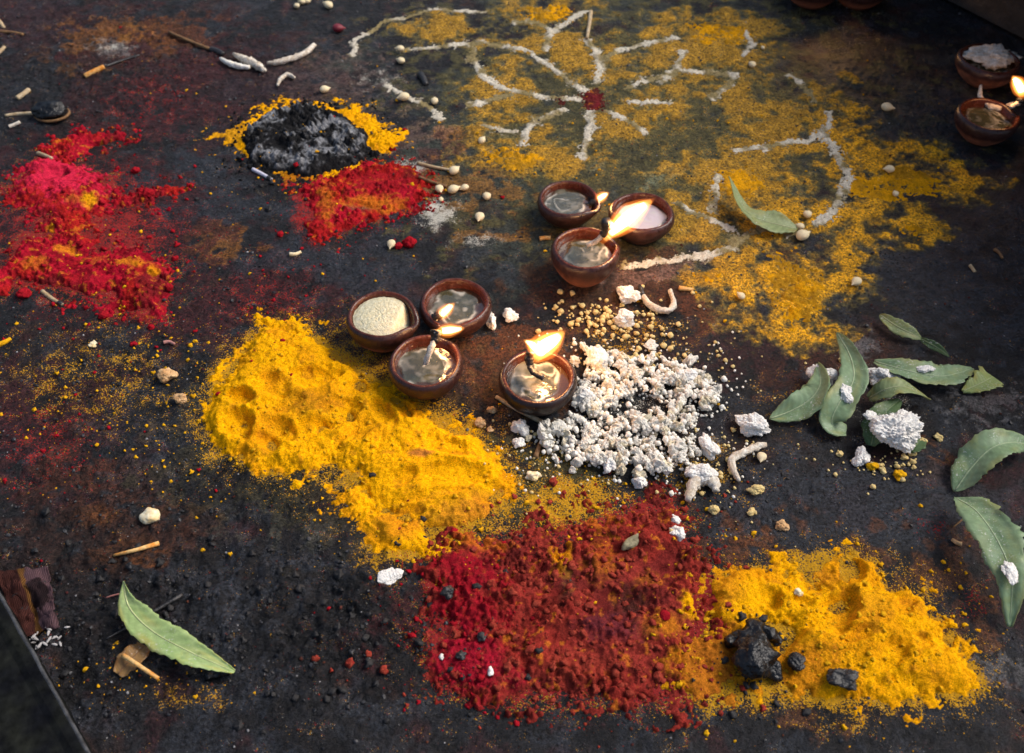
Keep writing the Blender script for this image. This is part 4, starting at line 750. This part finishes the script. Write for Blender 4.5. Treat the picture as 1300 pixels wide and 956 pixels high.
grains('black_grains', 'crusty black soot clods strewn over the floor', MAT_BLACKCLUMP, [(300, 420, 790, 130, 60, .0004, .0032), (260, 150, 740, 130, 80, .0004, .0030), (20, 600, 800, 30, 50, .0005, .002), (120, 390, 190, 80, 40, .0006, .003), (80, 950, 840, 30, 30, .0006, .003), (60, 1010, 620, 40, 30, .0005, .0016)])

# gritty crust on the floor
def grit(name, label, mat, n, r0, r1, pw, dens_map, seed):
    g_ = np.random.default_rng(seed); X = g_.uniform(-0.68, 0.70, n * 6); Y = g_.uniform(-0.37, 0.62, n * 6)
    i = np.clip(np.searchsorted(GX, X), 0, len(GX) - 1); j = np.clip(np.searchsorted(GY, Y), 0, len(GY) - 1)
    k = np.where(g_.uniform(0, 1, n * 6) < dens_map[j, i])[0][:n]; X, Y = X[k], Y[k]; m = len(X)
    R = r0 + (r1 - r0) * g_.uniform(0, 1, m) ** pw; Z = gz(X, Y) + R * 0.25; v0, f0 = ICO[0]; nv = len(v0)
    Vv = v0[None] * g_.uniform(0.6, 1.35, (m, nv, 1)) * R[:, None, None] * np.array([1, 1, 0.8]); a = g_.uniform(0, 6.28, m); c_, s_ = np.cos(a)[:, None], np.sin(a)[:, None]
    Vv = np.stack([Vv[..., 0] * c_ - Vv[..., 1] * s_ + X[:, None], Vv[..., 0] * s_ + Vv[..., 1] * c_ + Y[:, None], Vv[..., 2] + Z[:, None]], -1).reshape(-1, 3)
    Ff = (f0[None] + (np.arange(m) * nv)[:, None, None]).reshape(-1, 3); o = mk(name, Vv, Ff, mat, smooth=False); tag(o, label, 'grit', None, 'stuff')
cl_ = ss(0.42, 0.62, NZ[0]); base_ = np.clip(1.2 * ROUGHM, 0, 1)
grit('black_grit', 'black sooty grit crusting the floor', simple_mat('soot_grit', (0.013, 0.013, 0.015), 0.42, 0.5, 900, 0.6, (0.028, 0.029, 0.034), 0.4), 7000, .0003, .0019, 5, np.clip(base_ * (0.25 + cl_) + 0.10, 0, 1), 3)
grit('grey_grit', 'pale ash grit strewn thinly over the floor', simple_mat('ash_grit', (0.30, 0.30, 0.31), 0.7, 0.5, 900, 0.5, (0.14, 0.13, 0.13)), 1500, .0003, .0011, 4, np.clip(0.25 * base_ + 0.12 * cl_ + 0.05, 0, 1), 4)
grit('brown_grit', 'brown and maroon grit strewn over the floor', simple_mat('brown_grit', (0.10, 0.035, 0.02), 0.85, 0.5, 300, 0.5, (0.05, 0.012, 0.014), 0.1), 3000, .0003, .0013, 4, np.clip(0.5 * base_ * (1.2 - cl_) + 0.14, 0, 1), 5)

# single lumps
MAT_LUMP = simple_mat('crumbly_white', (0.82, 0.80, 0.75), 0.9, 0.18, 520, 1.0, (0.78, 0.74, 0.68), 0.2, 0.1, 0.0022)
def lump(px, py, rpx, label, mat=MAT_LUMP, shape=(1, 1, 0.75), seed=0, rough=0.4, rot=0, name='white_lump', cat='lump', lift=0.62, z=None, sub=4, group=None, fine=0.14):
    p = GT(px, py + rpx * 0.25); s = scl(p); r = rpx / s; vs, fs = lump_verts(sub, seed, rough, fine, shape); o = mk(name, vs * r, fs, mat); 
    zz = (p[2] if z is None else z) + r * shape[2] * lift; q = G(px, py, zz); o.location = (q[0], q[1], zz); o.rotation_euler = (0, 0, math.radians(rot)); tag(o, label, cat, group); return o
lump(1138, 546, 28, 'largest crumbly white lump resting on a dark green leaf', sub=5, fine=.19, seed=1, shape=(1, .85, .66), rough=.3, z=.006)
lump(1122, 478, 16, 'white lump with a tan underside between two green leaves', seed=2, shape=(1.1, .8, .7))
lump(957, 541, 17, 'oblong white lump lying apart from the crumb pile', seed=3, shape=(1.1, .75, .7), rot=-25)
lump(899, 565, 15, 'pinkish grey flaked lump at the end of the crumb pile', seed=4, shape=(.7, 1.2, .6), rot=15)
lump(892, 601, 14, 'white lump crowning the thick cotton curl', seed=5, shape=(1.2, .7, .7), z=.004)
lump(1093, 580, 12, 'small pointed white lump in front of the largest lump', seed=6, shape=(.8, 1.1, .7), rot=-25)
lump(1036, 474, 10, 'white crumb tucked behind the folded green leaf', seed=7, z=.008)
lump(1052, 478, 9, 'white crumb wedged between folded and twisted leaves', seed=8, z=.008)
lump(1076, 500, 13, 'white powder clod lying on the twisted green leaf', seed=9, shape=(.8, 1.2, .4), z=.016)
lump(1104, 528, 7, 'small white flake on the dark green leaf', seed=10, shape=(1, 1, .4), z=.014)
lump(1174, 468, 8, 'thin white flake on the broad toothed leaf', seed=11, shape=(1.2, .7, .25), z=.013)
lump(1283, 727, 11, 'white blot of powder on the longest green leaf', seed=12, shape=(.7, 1.2, .25), z=.026)
lump(798, 373, 12, 'white lump touching the charred end of a cotton wick', seed=13)
lump(792, 405, 12, 'white lump among the cream granules', seed=14, shape=(1, .9, .8))
lump(756, 452, 13, 'knobbly white lump on the pile beside the flame', seed=15, shape=(.9, 1.1, .8), z=.004)
lump(872, 478, 11, 'broad white lump at the back of the crumb pile', seed=31, shape=(1.1, .8, .8), z=.003)
lump(742, 505, 12, 'broad white lump beside the sooty lamp', seed=32, shape=(1.1, .9, .8), z=.003)
lump(773, 588, 10, 'long white lump at the front of the crumb pile', seed=33, shape=(.8, 1.2, .7), z=.002)
lump(494, 731, 13, 'flat white flake lying alone on black crust', seed=16, shape=(1.1, .9, .35), rot=30, fine=.06)
lump(860, 677, 10, 'round white lump at the edge of the brick red heap', seed=17, shape=(1, 1, .8), fine=.05)
lump(857, 660, 6, 'tiny white lump next to the round white one', seed=18)
lump(661, 543, 11, 'pinkish white lump at the end of the stick', seed=19, shape=(.8, 1.1, .8), rot=30)
lump(658, 562, 7, 'round white bead below the pinkish lump', seed=20, fine=.03)
lump(676, 605, 8, 'smooth greyish pebble between turmeric and crumbs', seed=21, shape=(1.1, .8, .7), fine=.03, mat=MAT_BUD)
lump(812, 612, 8, 'white crumb rolled out in front of the crumb pile', seed=22)
lump(649, 401, 9, 'white lump with tan specks behind the sooty lamp', seed=23)
lump(624, 408, 9, 'upright white lump leaning by an oil lamp', seed=24, shape=(.6, 1.3, .8))
lump(622, 852, 5, 'small white grain on crimson powder', seed=25, shape=(.8, 1.1, .7), fine=.03)
lump(561, 835, 4, 'small white grain on black soot beside crimson powder', seed=26)
lump(212, 476, 10, 'squarish peach stone sitting in a dark hollow', mat=MAT_TAN, seed=27, shape=(1, .85, .8), name='pebble', cat='pebble', fine=.06)
lump(229, 506, 7, 'pale pebble half buried in yellow dust', mat=MAT_TAN, seed=28, shape=(1, 1, .8), name='pebble', cat='pebble', fine=.05)
lump(191, 655, 11, 'smooth cream seed set in black crust', mat=MAT_BUD, seed=29, shape=(1.1, 1, .7), name='seed', cat='seed', fine=.02, rough=.15)
lump(118, 437, 5, 'tiny cream seed on yellow-dusted floor', mat=MAT_BUD, seed=30, name='seed', cat='seed', fine=.05)
lump(803, 687, 13, 'grey-green husk resting on the brick red heap', mat=simple_mat('husk', (0.30, 0.26, 0.15), 0.7, .4), seed=41, shape=(1.2, .5, .5), rot=35, name='husk', cat='husk', rough=.2, fine=.04)
lump(844, 781, 7, 'round scarlet berry on the brick red heap', mat=MAT_RCLUMP, seed=42, name='berry', cat='berry', rough=.12, fine=.02)
lump(955, 650, 5, 'cream granule alone on bare bluish stone', mat=MAT_CREAM, seed=43, name='granule', cat='granule'); lump(906, 647, 6, 'cream granule by the red heap corner', mat=MAT_CREAM, seed=44, name='granule', cat='granule')
lump(993, 668, 7, 'tan granule near the second turmeric heap', mat=MAT_TAN, seed=45, name='granule', cat='granule'); lump(960, 622, 8, 'lumpy cream granule below the bent cotton wick', mat=MAT_CREAM, seed=46, shape=(1.2, .8, .7), name='granule', cat='granule')
lump(1014, 752, 5, 'pale round seed pressed into the second turmeric heap', mat=MAT_BUD, seed=47, name='seed', cat='seed', fine=.02)
lump(1191, 554, 5, 'yellow granule right of the largest white lump', mat=MAT_CREAM, seed=48, name='granule', cat='granule') if False else None
for (x, y, r) in [(1108, 592, 6), (1142, 604, 7), (1171, 560, 5), (1120, 596, 4), (1158, 575, 5), (1070, 456, 5), (1191, 555, 5), (1066, 576, 4), (1148, 581, 4)]:
    lump(x, y, r, 'yellow granule strewn around the largest white lump', mat=MAT_CREAM if r < 6 else MAT_YCLUMP, seed=int(x), name='granule', cat='granule', group='yellow granules by the green leaves', sub=3)
for (x, y, r) in [(610, 536, 6), (625, 520, 5), (622, 545, 4), (680, 521, 5)]:
    lump(x, y, r, 'brown granule between turmeric heap and sooty lamp', mat=MAT_TAN, seed=int(x), name='granule', cat='granule', group='brown granules by the sooty lamp', sub=3)
for (x, y, r, lb) in [(215, 365, 5, None), (188, 245, 7, None), (172, 216, 5, None), (222, 328, 4, None), (30, 372, 8, None), (132, 400, 6, None), (192, 415, 4, None), (520, 308, 8, 0), (506, 312, 5, 0), (356, 297, 4, 0)]:
    lump(x, y, r, 'round red powder clod near the crimson heap' if lb is None else 'round red powder clod near the vermilion patch by the mound', mat=MAT_RCLUMP, seed=int(x), name='powder_clod', cat='powder clod', group='red clods by the crimson heap' if lb is None else 'red clods by the vermilion patch', sub=3, rough=.25)
# charred black lumps
def black_piece():
    p = GT(957, 830); s = scl(p); o_ = empty('charred_lump', tuple(p)); tag(o_, 'glossy black charred lump with stubby arms in the second turmeric heap', 'charred lump')
    for nm, pts, rad in [('trunk', [(956, 786, .012), (957, 805, .014), (958, 830, .016), (962, 862, .012)], [9, 15, 21, 17]), ('arm', [(955, 806, .010), (936, 812, .009), (920, 816, .008)], [10, 9, 9]), ('arm', [(962, 800, .010), (978, 804, .009), (990, 818, .004)], [10, 9, 6]), ('foot', [(965, 838, .008), (982, 850, .005), (988, 866, .003)], [12, 10, 6])]:
        Q = catmull([G(a, b, z + p[2]) - p for a, b, z in pts], 16); r = np.interp(np.linspace(0, 1, 16), np.linspace(0, 1, len(rad)), rad) / s
        r[0] *= .55; r[-1] *= .55; vv, ff = tube(Q, r, 24, 0.75, 170, 0.8); mk(nm, vv, ff, MAT_CHARGLOSS, o_)
black_piece()
lump(1011, 840, 11, 'round black pebble beside the glossy charred lump', mat=MAT_CHAR, seed=51, name='charcoal', cat='charcoal', rough=.2)
lump(1070, 860, 17, 'blocky black charcoal in the front of the second turmeric heap', mat=MAT_CHAR, seed=52, shape=(1.2, .8, .6), name='charcoal', cat='charcoal')
for (x, y, r) in [(612, 808, 6), (585, 832, 6), (568, 752, 8)]:
    lump(x, y, r, 'black charcoal crumb lying in crimson powder', mat=MAT_CHAR, seed=int(x + y), name='charcoal', cat='charcoal', group='charcoal crumbs in the crimson powder', sub=3)

# ------------------------------------------------------------------ buds and seeds
def bud_mesh(mat):
    prof = [(0, -.9), (.35, -.82), (.68, -.55), (.85, -.15), (.78, .25), (.5, .62), (.22, .85), (.12, 1.1), (.0, 1.2)]; N = 12; vs = []
    for r, z in prof:
        for k in range(N): a = 2 * PI * k / N; q = r * (1 + .07 * math.sin(3 * a)); vs.append((q * math.cos(a), z * 1.05, q * math.sin(a) * .85))
    fs = [(i * N + k, i * N + (k + 1) % N, (i + 1) * N + (k + 1) % N, (i + 1) * N + k) for i in range(len(prof) - 1) for k in range(N)]
    o = mk('bud', vs, fs, mat); me = o.data; bpy.data.objects.remove(o); return me
BM = bud_mesh(MAT_BUD); BR = bud_mesh(MAT_REDBUD)
def bud(px, py, rpx, rz, label, group=None, me=None, name='bud', st=1.0):
    p = GT(px, py); r = rpx / scl(p); o = bpy.data.objects.new(name, me or BM); COL.objects.link(o); o.location = (p[0], p[1], p[2] + r * .62); o.scale = (r * .92, r * st, r * .9); o.rotation_euler = (math.radians(random.uniform(-12, 12)), 0, math.radians(rz)); tag(o, label, 'bud', group); return o
for a in [(558, 243, 7, 200), (576, 244, 8, -70), (590, 241, 6, 120), (618, 252, 7, 10), (609, 279, 8, 170), (560, 255, 4, 0), (497, 313, 7, 170)]: bud(*a, 'white bud on bare dark stone between mound and lamps', 'white buds by the vermilion patch')
for a in [(377, 10, 5, 30), (384, 5, 5, 80), (391, 4, 5, -30), (417, 10, 7, 60)]: bud(*a, 'white bud at the far edge of bare dark stone', 'white buds at the far edge')
for a in [(413, 117, 7, -50), (513, 127, 8, 110), (552, 131, 6, 0), (508, 65, 6, 80), (509, 80, 6, 60), (612, 181, 6, -30)]: bud(*a, 'cream bud around the outer ring of the floor drawing', 'cream buds round the drawing')
for a in [(1128, 218, 7, 90), (1018, 303, 10, -60), (1024, 275, 7, 0), (1015, 290, 6, 60), (1136, 248, 5, 0), (1086, 361, 8, 130), (954, 85, 6, 20), (968, 62, 3, 20), (940, 378, 6, 40)]: bud(*a, 'cream bud on worn turmeric of the floor drawing', 'cream buds on the turmeric')
bud(1125, 140, 8, -110, 'white bud alone on the dark bluish stone'); bud(430, 40, 8, -80, 'dark red bud lying on bare stone', me=BR)
bud(577, 220, 8, -40, 'white bud at the tip of a thin brown twig'); bud(966, 583, 8, 160, 'pale bud stuck to the end of the bent wick')

# ------------------------------------------------------------------ sticks
def stick(pts, r0, r1, mat, label, name='stick', cat='stick', up=0.0012, tipmat=None, lump_=0.12, parts=None):
    P = [GT(*q[:2], up + (q[2] if len(q) > 2 else 0)) for q in pts]; s = scl(P[0]); Q = catmull(P, 12)
    b0 = Q[0].copy(); o = mk(name, *tube(Q - b0, np.linspace(r0, r1, 12) / s, 7, lump_, 300), mat); o.location = b0; tag(o, label, cat)
    if tipmat: vv, ff = tube(Q[-3:] - b0, np.full(3, r1 * 1.25) / s, 7, .2, 300); mk('burnt_tip', vv, ff, tipmat, o)
    return o
stick([(321, 216), (333, 222), (345, 229)], 2.6, 2.4, MAT_LILAC, 'pale lilac match stub with a dark tip beside the mound', 'match_stub', 'match', tipmat=MAT_CHAR)
stick([(530, 208), (550, 213), (572, 217)], 2.2, 1.8, MAT_STICK, 'thin brown twig ending in a white bud')
stick([(532, 226), (548, 232), (567, 238)], 2.2, 2.0, MAT_BROWNSTICK, 'short golden twig in front of the bud tipped twig')
stick([(108, 98), (120, 92), (133, 86)], 3.6, 3.2, MAT_ORANGE, 'short orange stick beside the rusty orange stain')
stick([(133, 86), (155, 78), (178, 71)], 1.8, 1.2, MAT_CHAR, 'thin charred twig continuing the orange stick')
stick([(-8, 41), (12, 42), (30, 45)], 2.4, 2.0, MAT_BROWNSTICK, 'brown twig near a pale chip at the far floor edge')
stick([(215, 42), (245, 55), (268, 64)], 2.0, 2.2, MAT_BROWNSTICK, 'long brown twig leading to the plump cotton wick')
stick([(268, 64), (276, 66), (284, 70)], 4, 3.5, MAT_CHAR, 'charred twig end beside the plump cotton wick')
stick([(22, 126), (30, 121), (37, 115)], 3.6, 3.2, MAT_STICK, 'short pale stick stub by the burnt bulb')
stick([(7, 148), (25, 146), (46, 145)], 2.2, 2.6, MAT_STICK, 'pale stalk of the burnt bulb')
lump(65, 141, 17, 'burnt black bulb with a brown rim on a pale stalk', mat=MAT_CHARGLOSS, seed=61, shape=(1.2, .8, .7), name='burnt_bulb', cat='bulb', rough=.2, fine=.06)
bb = bpy.data.objects['burnt_bulb']; kk = 17 / scl(bb.location)
th_ = np.linspace(0.4, 2 * PI - 1.2, 30); mk('rim', *tube(np.stack([np.cos(th_ + 1.9) * 1.22 * kk, np.sin(th_ + 1.9) * 0.95 * kk, np.full(30, -0.25 * kk)], 1), np.full(30, 0.0016), 7, 0.3, 300), MAT_BROWNSTICK, bb)
stick([(12, 162), (18, 160), (26, 156)], 2.6, 2.2, MAT_COTTON, 'grey splinter below the burnt bulb')
stick([(-4, 25), (1, 30), (5, 36)], 3, 2.4, MAT_STICK, 'pale chip beside the brown twig')
stick([(-3, 70), (3, 64), (6, 61)], 2.6, 2.2, MAT_STICK, 'cream chip at the floor edge above the pale stub')
stick([(54, 371), (66, 380), (80, 388)], 3.0, 2.4, MAT_STICK, 'pale stick stub with a burnt end in the crimson heap', tipmat=MAT_CHAR)
stick([(-4, 440), (6, 436), (14, 431)], 4, 2.5, MAT_YCLUMP, 'yellow coated stub on dark floor below the crimson heap')
stick([(49, 196), (56, 198), (66, 202)], 3, 2.2, MAT_STICK, 'pale chip stuck in the back of the crimson heap')
stick([(630, 505), (655, 520), (696, 541)], 2.6, 3.2, MAT_STICK, 'pale stick lying against the sooty lamp')
stick([(750, 16), (748, 32), (745, 50)], 2.8, 2.2, MAT_STICK, 'pale stick lying on the drawing beyond its centre')
stick([(145, 706), (170, 700), (202, 691)], 1.8, 3.4, MAT_ORANGE, 'orange dusted twig above the pale green leaf')
stick([(160, 838, .006), (178, 850, .007), (204, 866, .004)], 3, 2.6, MAT_ORANGE, 'thin golden stick crossing the dry brown leaf')
stick([(680, 582), (688, 560), (700, 545)], 4, 1.2, MAT_BROWNSTICK, 'feathery tan stem at the corner of the crumb pile')
stick([(208, 436), (215, 435), (222, 438)], 2.6, 2.0, simple_mat('pink_chip', (0.45, 0.2, 0.17), 0.8), 'pink chip on yellow-dusted maroon floor')
stick([(136, 812), (165, 796), (232, 756)], 1.2, 3.2, MAT_CHAR, 'charred black twig passing under the pale green leaf')
stick([(135, 760), (148, 756), (160, 754)], 1.2, 1.2, simple_mat('pink_twig', (0.3, 0.12, 0.10), 0.8), 'thin pinkish twig touching the pale green leaf')
stick([(1231, 338), (1234, 342), (1237, 346)], 2.4, 2.0, MAT_STICK, 'tiny pale chip on bluish bare stone')
stick([(1262, 318), (1268, 322), (1272, 329)], 2.6, 1.6, MAT_BROWNSTICK, 'small dark husk on bluish bare stone')
stick([(1208, 686), (1214, 690), (1220, 692)], 2.5, 3, MAT_TAN, 'small tan husk on stone beside the longest leaf')
stick([(534, 96), (538, 102), (541, 109)], 5, 3.5, MAT_CHAR, 'small black husk lying on the floor drawing', 'husk', 'husk')
stick([(1210, 670), (1216, 665), (1221, 661)], 1, 1, MAT_BROWNSTICK, 'fine hooked fibre beside the longest leaf')
stick([(368, 324), (375, 324), (382, 321)], 3, 2, MAT_BUD, 'pale flake on smooth dark stone')
stick([(685, 304), (692, 303), (699, 303)], 3, 2.6, MAT_ORANGE, 'orange chip beside the two-tone lamp')
stick([(862, 367), (870, 368), (880, 369)], 3.6, 2, MAT_ORANGE, 'orange husk beyond the curved cotton wick')
stick([(290, 853, .002), (278, 858, .002), (262, 862, .002)], 7, 5, MAT_CHARGLOSS, 'glossy black char under the tip of the pale green leaf', 'charcoal', 'charcoal', lump_=.4)

# ------------------------------------------------------------------ slab, cloth scrap and rice at the near corner
a, b = G(-2, 748, .014), G(68, 872, .014); a2, b2 = G(-70, 690, .014), G(110, 945, .014)
d = (b - a); d[2] = 0; d /= np.linalg.norm(d); n_ = np.array([-d[1], d[0], 0]); n_ = n_ if n_[0] < 0 else -n_
p0 = a - d * 0.002; p1 = b + d * 0.20; SW = 0.16; prof = [(0.0, -0.002), (0.0, 0.0115), (0.0008, 0.0134), (0.0028, 0.014), (0.008, 0.0138), (0.012, 0.0125), (SW, 0.0125), (SW, -0.002)]
vs = []
for q in np.linspace(0, 1, 30):
    base = p0 * (1 - q) + p1 * q
    for u, z in prof: vs.append((*(base + n_ * (u + 0.0006 * mnoise.noise(Vector((q * 20, u * 50, 0)))))[:2], z))
m_ = len(prof); fs = [(i * m_ + k, i * m_ + (k + 1) % m_, (i + 1) * m_ + (k + 1) % m_, (i + 1) * m_ + k) for i in range(29) for k in range(m_)] + [tuple(range(m_)), tuple(29 * m_ + k for k in range(m_))[::-1]]
o = mk('stone_tray', vs, fs, MAT_SLAB, smooth=False); tag(o, 'dark worn tray edge with a raised rim beside a cloth scrap', 'tray')
rimp = catmull([p0 * (1 - q) + p1 * q + n_ * 0.0012 + np.array([0.0008 * mnoise.noise(Vector((q * 30, 1, 2))), 0, 0.0128 - 0.014]) for q in np.linspace(0, 1, 24)], 60)
mk('rim', *tube(rimp, np.full(60, 0.0014), 8, 0.3, 200), simple_mat('worn_rim', (0.06, 0.062, 0.066), 0.5, 0.6, 200, 0.6, (0.02, 0.02, 0.022)), o)
def cloth_mat():
    m = M('woven_scrap', rough=0.95, spec=0.1); a_ = m.attr(); w1 = m.n('TexWave', i_Scale=260.0, i_Distortion=0.4); m.l(m.coord(), w1.inputs[0])
    m.base(m.mix(1.0, a_.outputs['Color'], m.grey(m.mr(w1.outputs[1], 0, 1, 0.55, 1.15)), 'MULTIPLY')); m.l(m.bump(w1.outputs[1], .6, .0006), m.p.inputs['Normal']); return m.m
n = 36; vs = []; cs = []
corners = [G(-6, 728), G(62, 722), G(78, 800), G(28, 812)]
for j in range(n):
    for i in range(n):
        u, v = i / (n - 1), j / (n - 1); p = (corners[0] * (1 - u) + corners[1] * u) * (1 - v) + (corners[3] * (1 - u) + corners[2] * u) * v
        e = 0.003 * mnoise.noise(Vector((u * 6, v * 6, 3))); p = p + np.array([e, e * .7, 0]); p[2] = top(p[0], p[1]) + 0.0012 + 0.002 * (0.5 + mnoise.noise(Vector((u * 3, v * 3, 9)))); vs.append(p)
        nn = 0.5 + 0.5 * mnoise.noise(Vector((u * 5, v * 5, 1))); c = np.array((0.085, 0.048, 0.055)) * (0.4 + 1.0 * nn)
        if u < 0.48: c = np.array((0.045, 0.015, 0.012)) * (0.4 + 1.2 * nn)
        if abs(u - 0.5) < 0.05: c = np.array((0.11, 0.05, 0.014))
        if math.hypot(u - .72, v - .45) < .2 * (0.6 + nn): c = c * 0.2
        cs.append(c)
o = mk('cloth_scrap', vs, [(j * n + i, j * n + i + 1, (j + 1) * n + i + 1, (j + 1) * n + i) for j in range(n - 1) for i in range(n - 1)], cloth_mat(), col=cs); tag(o, 'grimy pinkish woven cloth scrap with an orange stripe by the tray', 'cloth'); md = o.modifiers.new('thickness', 'SOLIDIFY'); md.thickness = 0.0006
RICE = mk('rice_grain', lump_verts(2, 3, .06, .02, (1, .38, .36))[0], lump_verts(2, 3)[1], simple_mat('rice', (0.42, 0.40, 0.39), 0.5, .15)); RM = RICE.data; bpy.data.objects.remove(RICE)
for k in range(26):
    p = GT(np.clip(RNG.normal(58, 13), 38, 90), np.clip(RNG.normal(812, 7), 798, 830)); r = 4.6 / scl(p) * RNG.uniform(.7, 1.1); o = bpy.data.objects.new('rice_grain', RM); COL.objects.link(o)
    o.location = (p[0], p[1], p[2] + r * .4 + RNG.uniform(0, .0015)); o.scale = (r, r, r); o.rotation_euler = (0, RNG.uniform(-.3, .3), RNG.uniform(0, 6.28)); tag(o, 'greyish rice grain in the small pile between tray and cloth', 'rice grain', 'rice grains by the tray')

# ------------------------------------------------------------------ shrine wall, and an added unseen slab that shades the dark corner
def block(name, c, size, rz, label, cat, bev=0.012, seed=0):
    sx, sy, sz = size; o = bpy.data.objects.new(name, bpy.data.meshes.new(name)); COL.objects.link(o)
    import bmesh
    bm = bmesh.new(); bmesh.ops.create_cube(bm, size=1)
    for v in bm.verts: v.co = (v.co.x * sx, v.co.y * sy, v.co.z * sz)
    bmesh.ops.bevel(bm, geom=bm.edges[:], offset=bev, segments=2, affect='EDGES'); bmesh.ops.subdivide_edges(bm, edges=bm.edges[:], cuts=3, use_grid_fill=True)
    for v in bm.verts: v.co += Vector([0.004 * mnoise.noise(v.co * 14 + Vector((seed, i * 5, 0))) for i in range(3)])
    bm.to_mesh(o.data); bm.free(); o.data.materials.append(MAT_WALL); o.location = c; o.rotation_euler = (0, 0, math.radians(rz)); tag(o, label, cat); return o
A, B = G(1178, 0), G(1300, 62); ang = math.degrees(math.atan2(B[1] - A[1], B[0] - A[0])); dn = np.array([-(B - A)[1], (B - A)[0], 0]); dn /= np.linalg.norm(dn); mid = (A + B) / 2
T_ = (B - A) / np.linalg.norm(B - A)
q = mid + dn * 0.16 + T_ * 0.05; block('stone_wall', (q[0], q[1], 0.120), (1.0, 0.30, 0.25), ang, 'dark stone shrine wall rising behind the dim lamps', 'wall')
sh = np.array([SUN_DIR.x, SUN_DIR.y, 0]) / SUN_DIR.z * 0.13; e1, e2 = G(1085, 40) + sh, G(1292, 330) + sh     # edge of the added slab, set so its shade falls across the corner
te = (e2 - e1) / np.linalg.norm(e2 - e1); ne = np.array([-te[1], te[0], 0]); ne = ne if ne[0] > 0 else -ne
q = (e1 + e2) / 2 + ne * 0.36 - te * 0.12; block('shade_slab', (q[0], q[1], 0.278), (1.0, 0.72, 0.05), math.degrees(math.atan2(te[1], te[0])), 'added dark slab out of view, shading the dim lamps', 'shade blocker', seed=4)
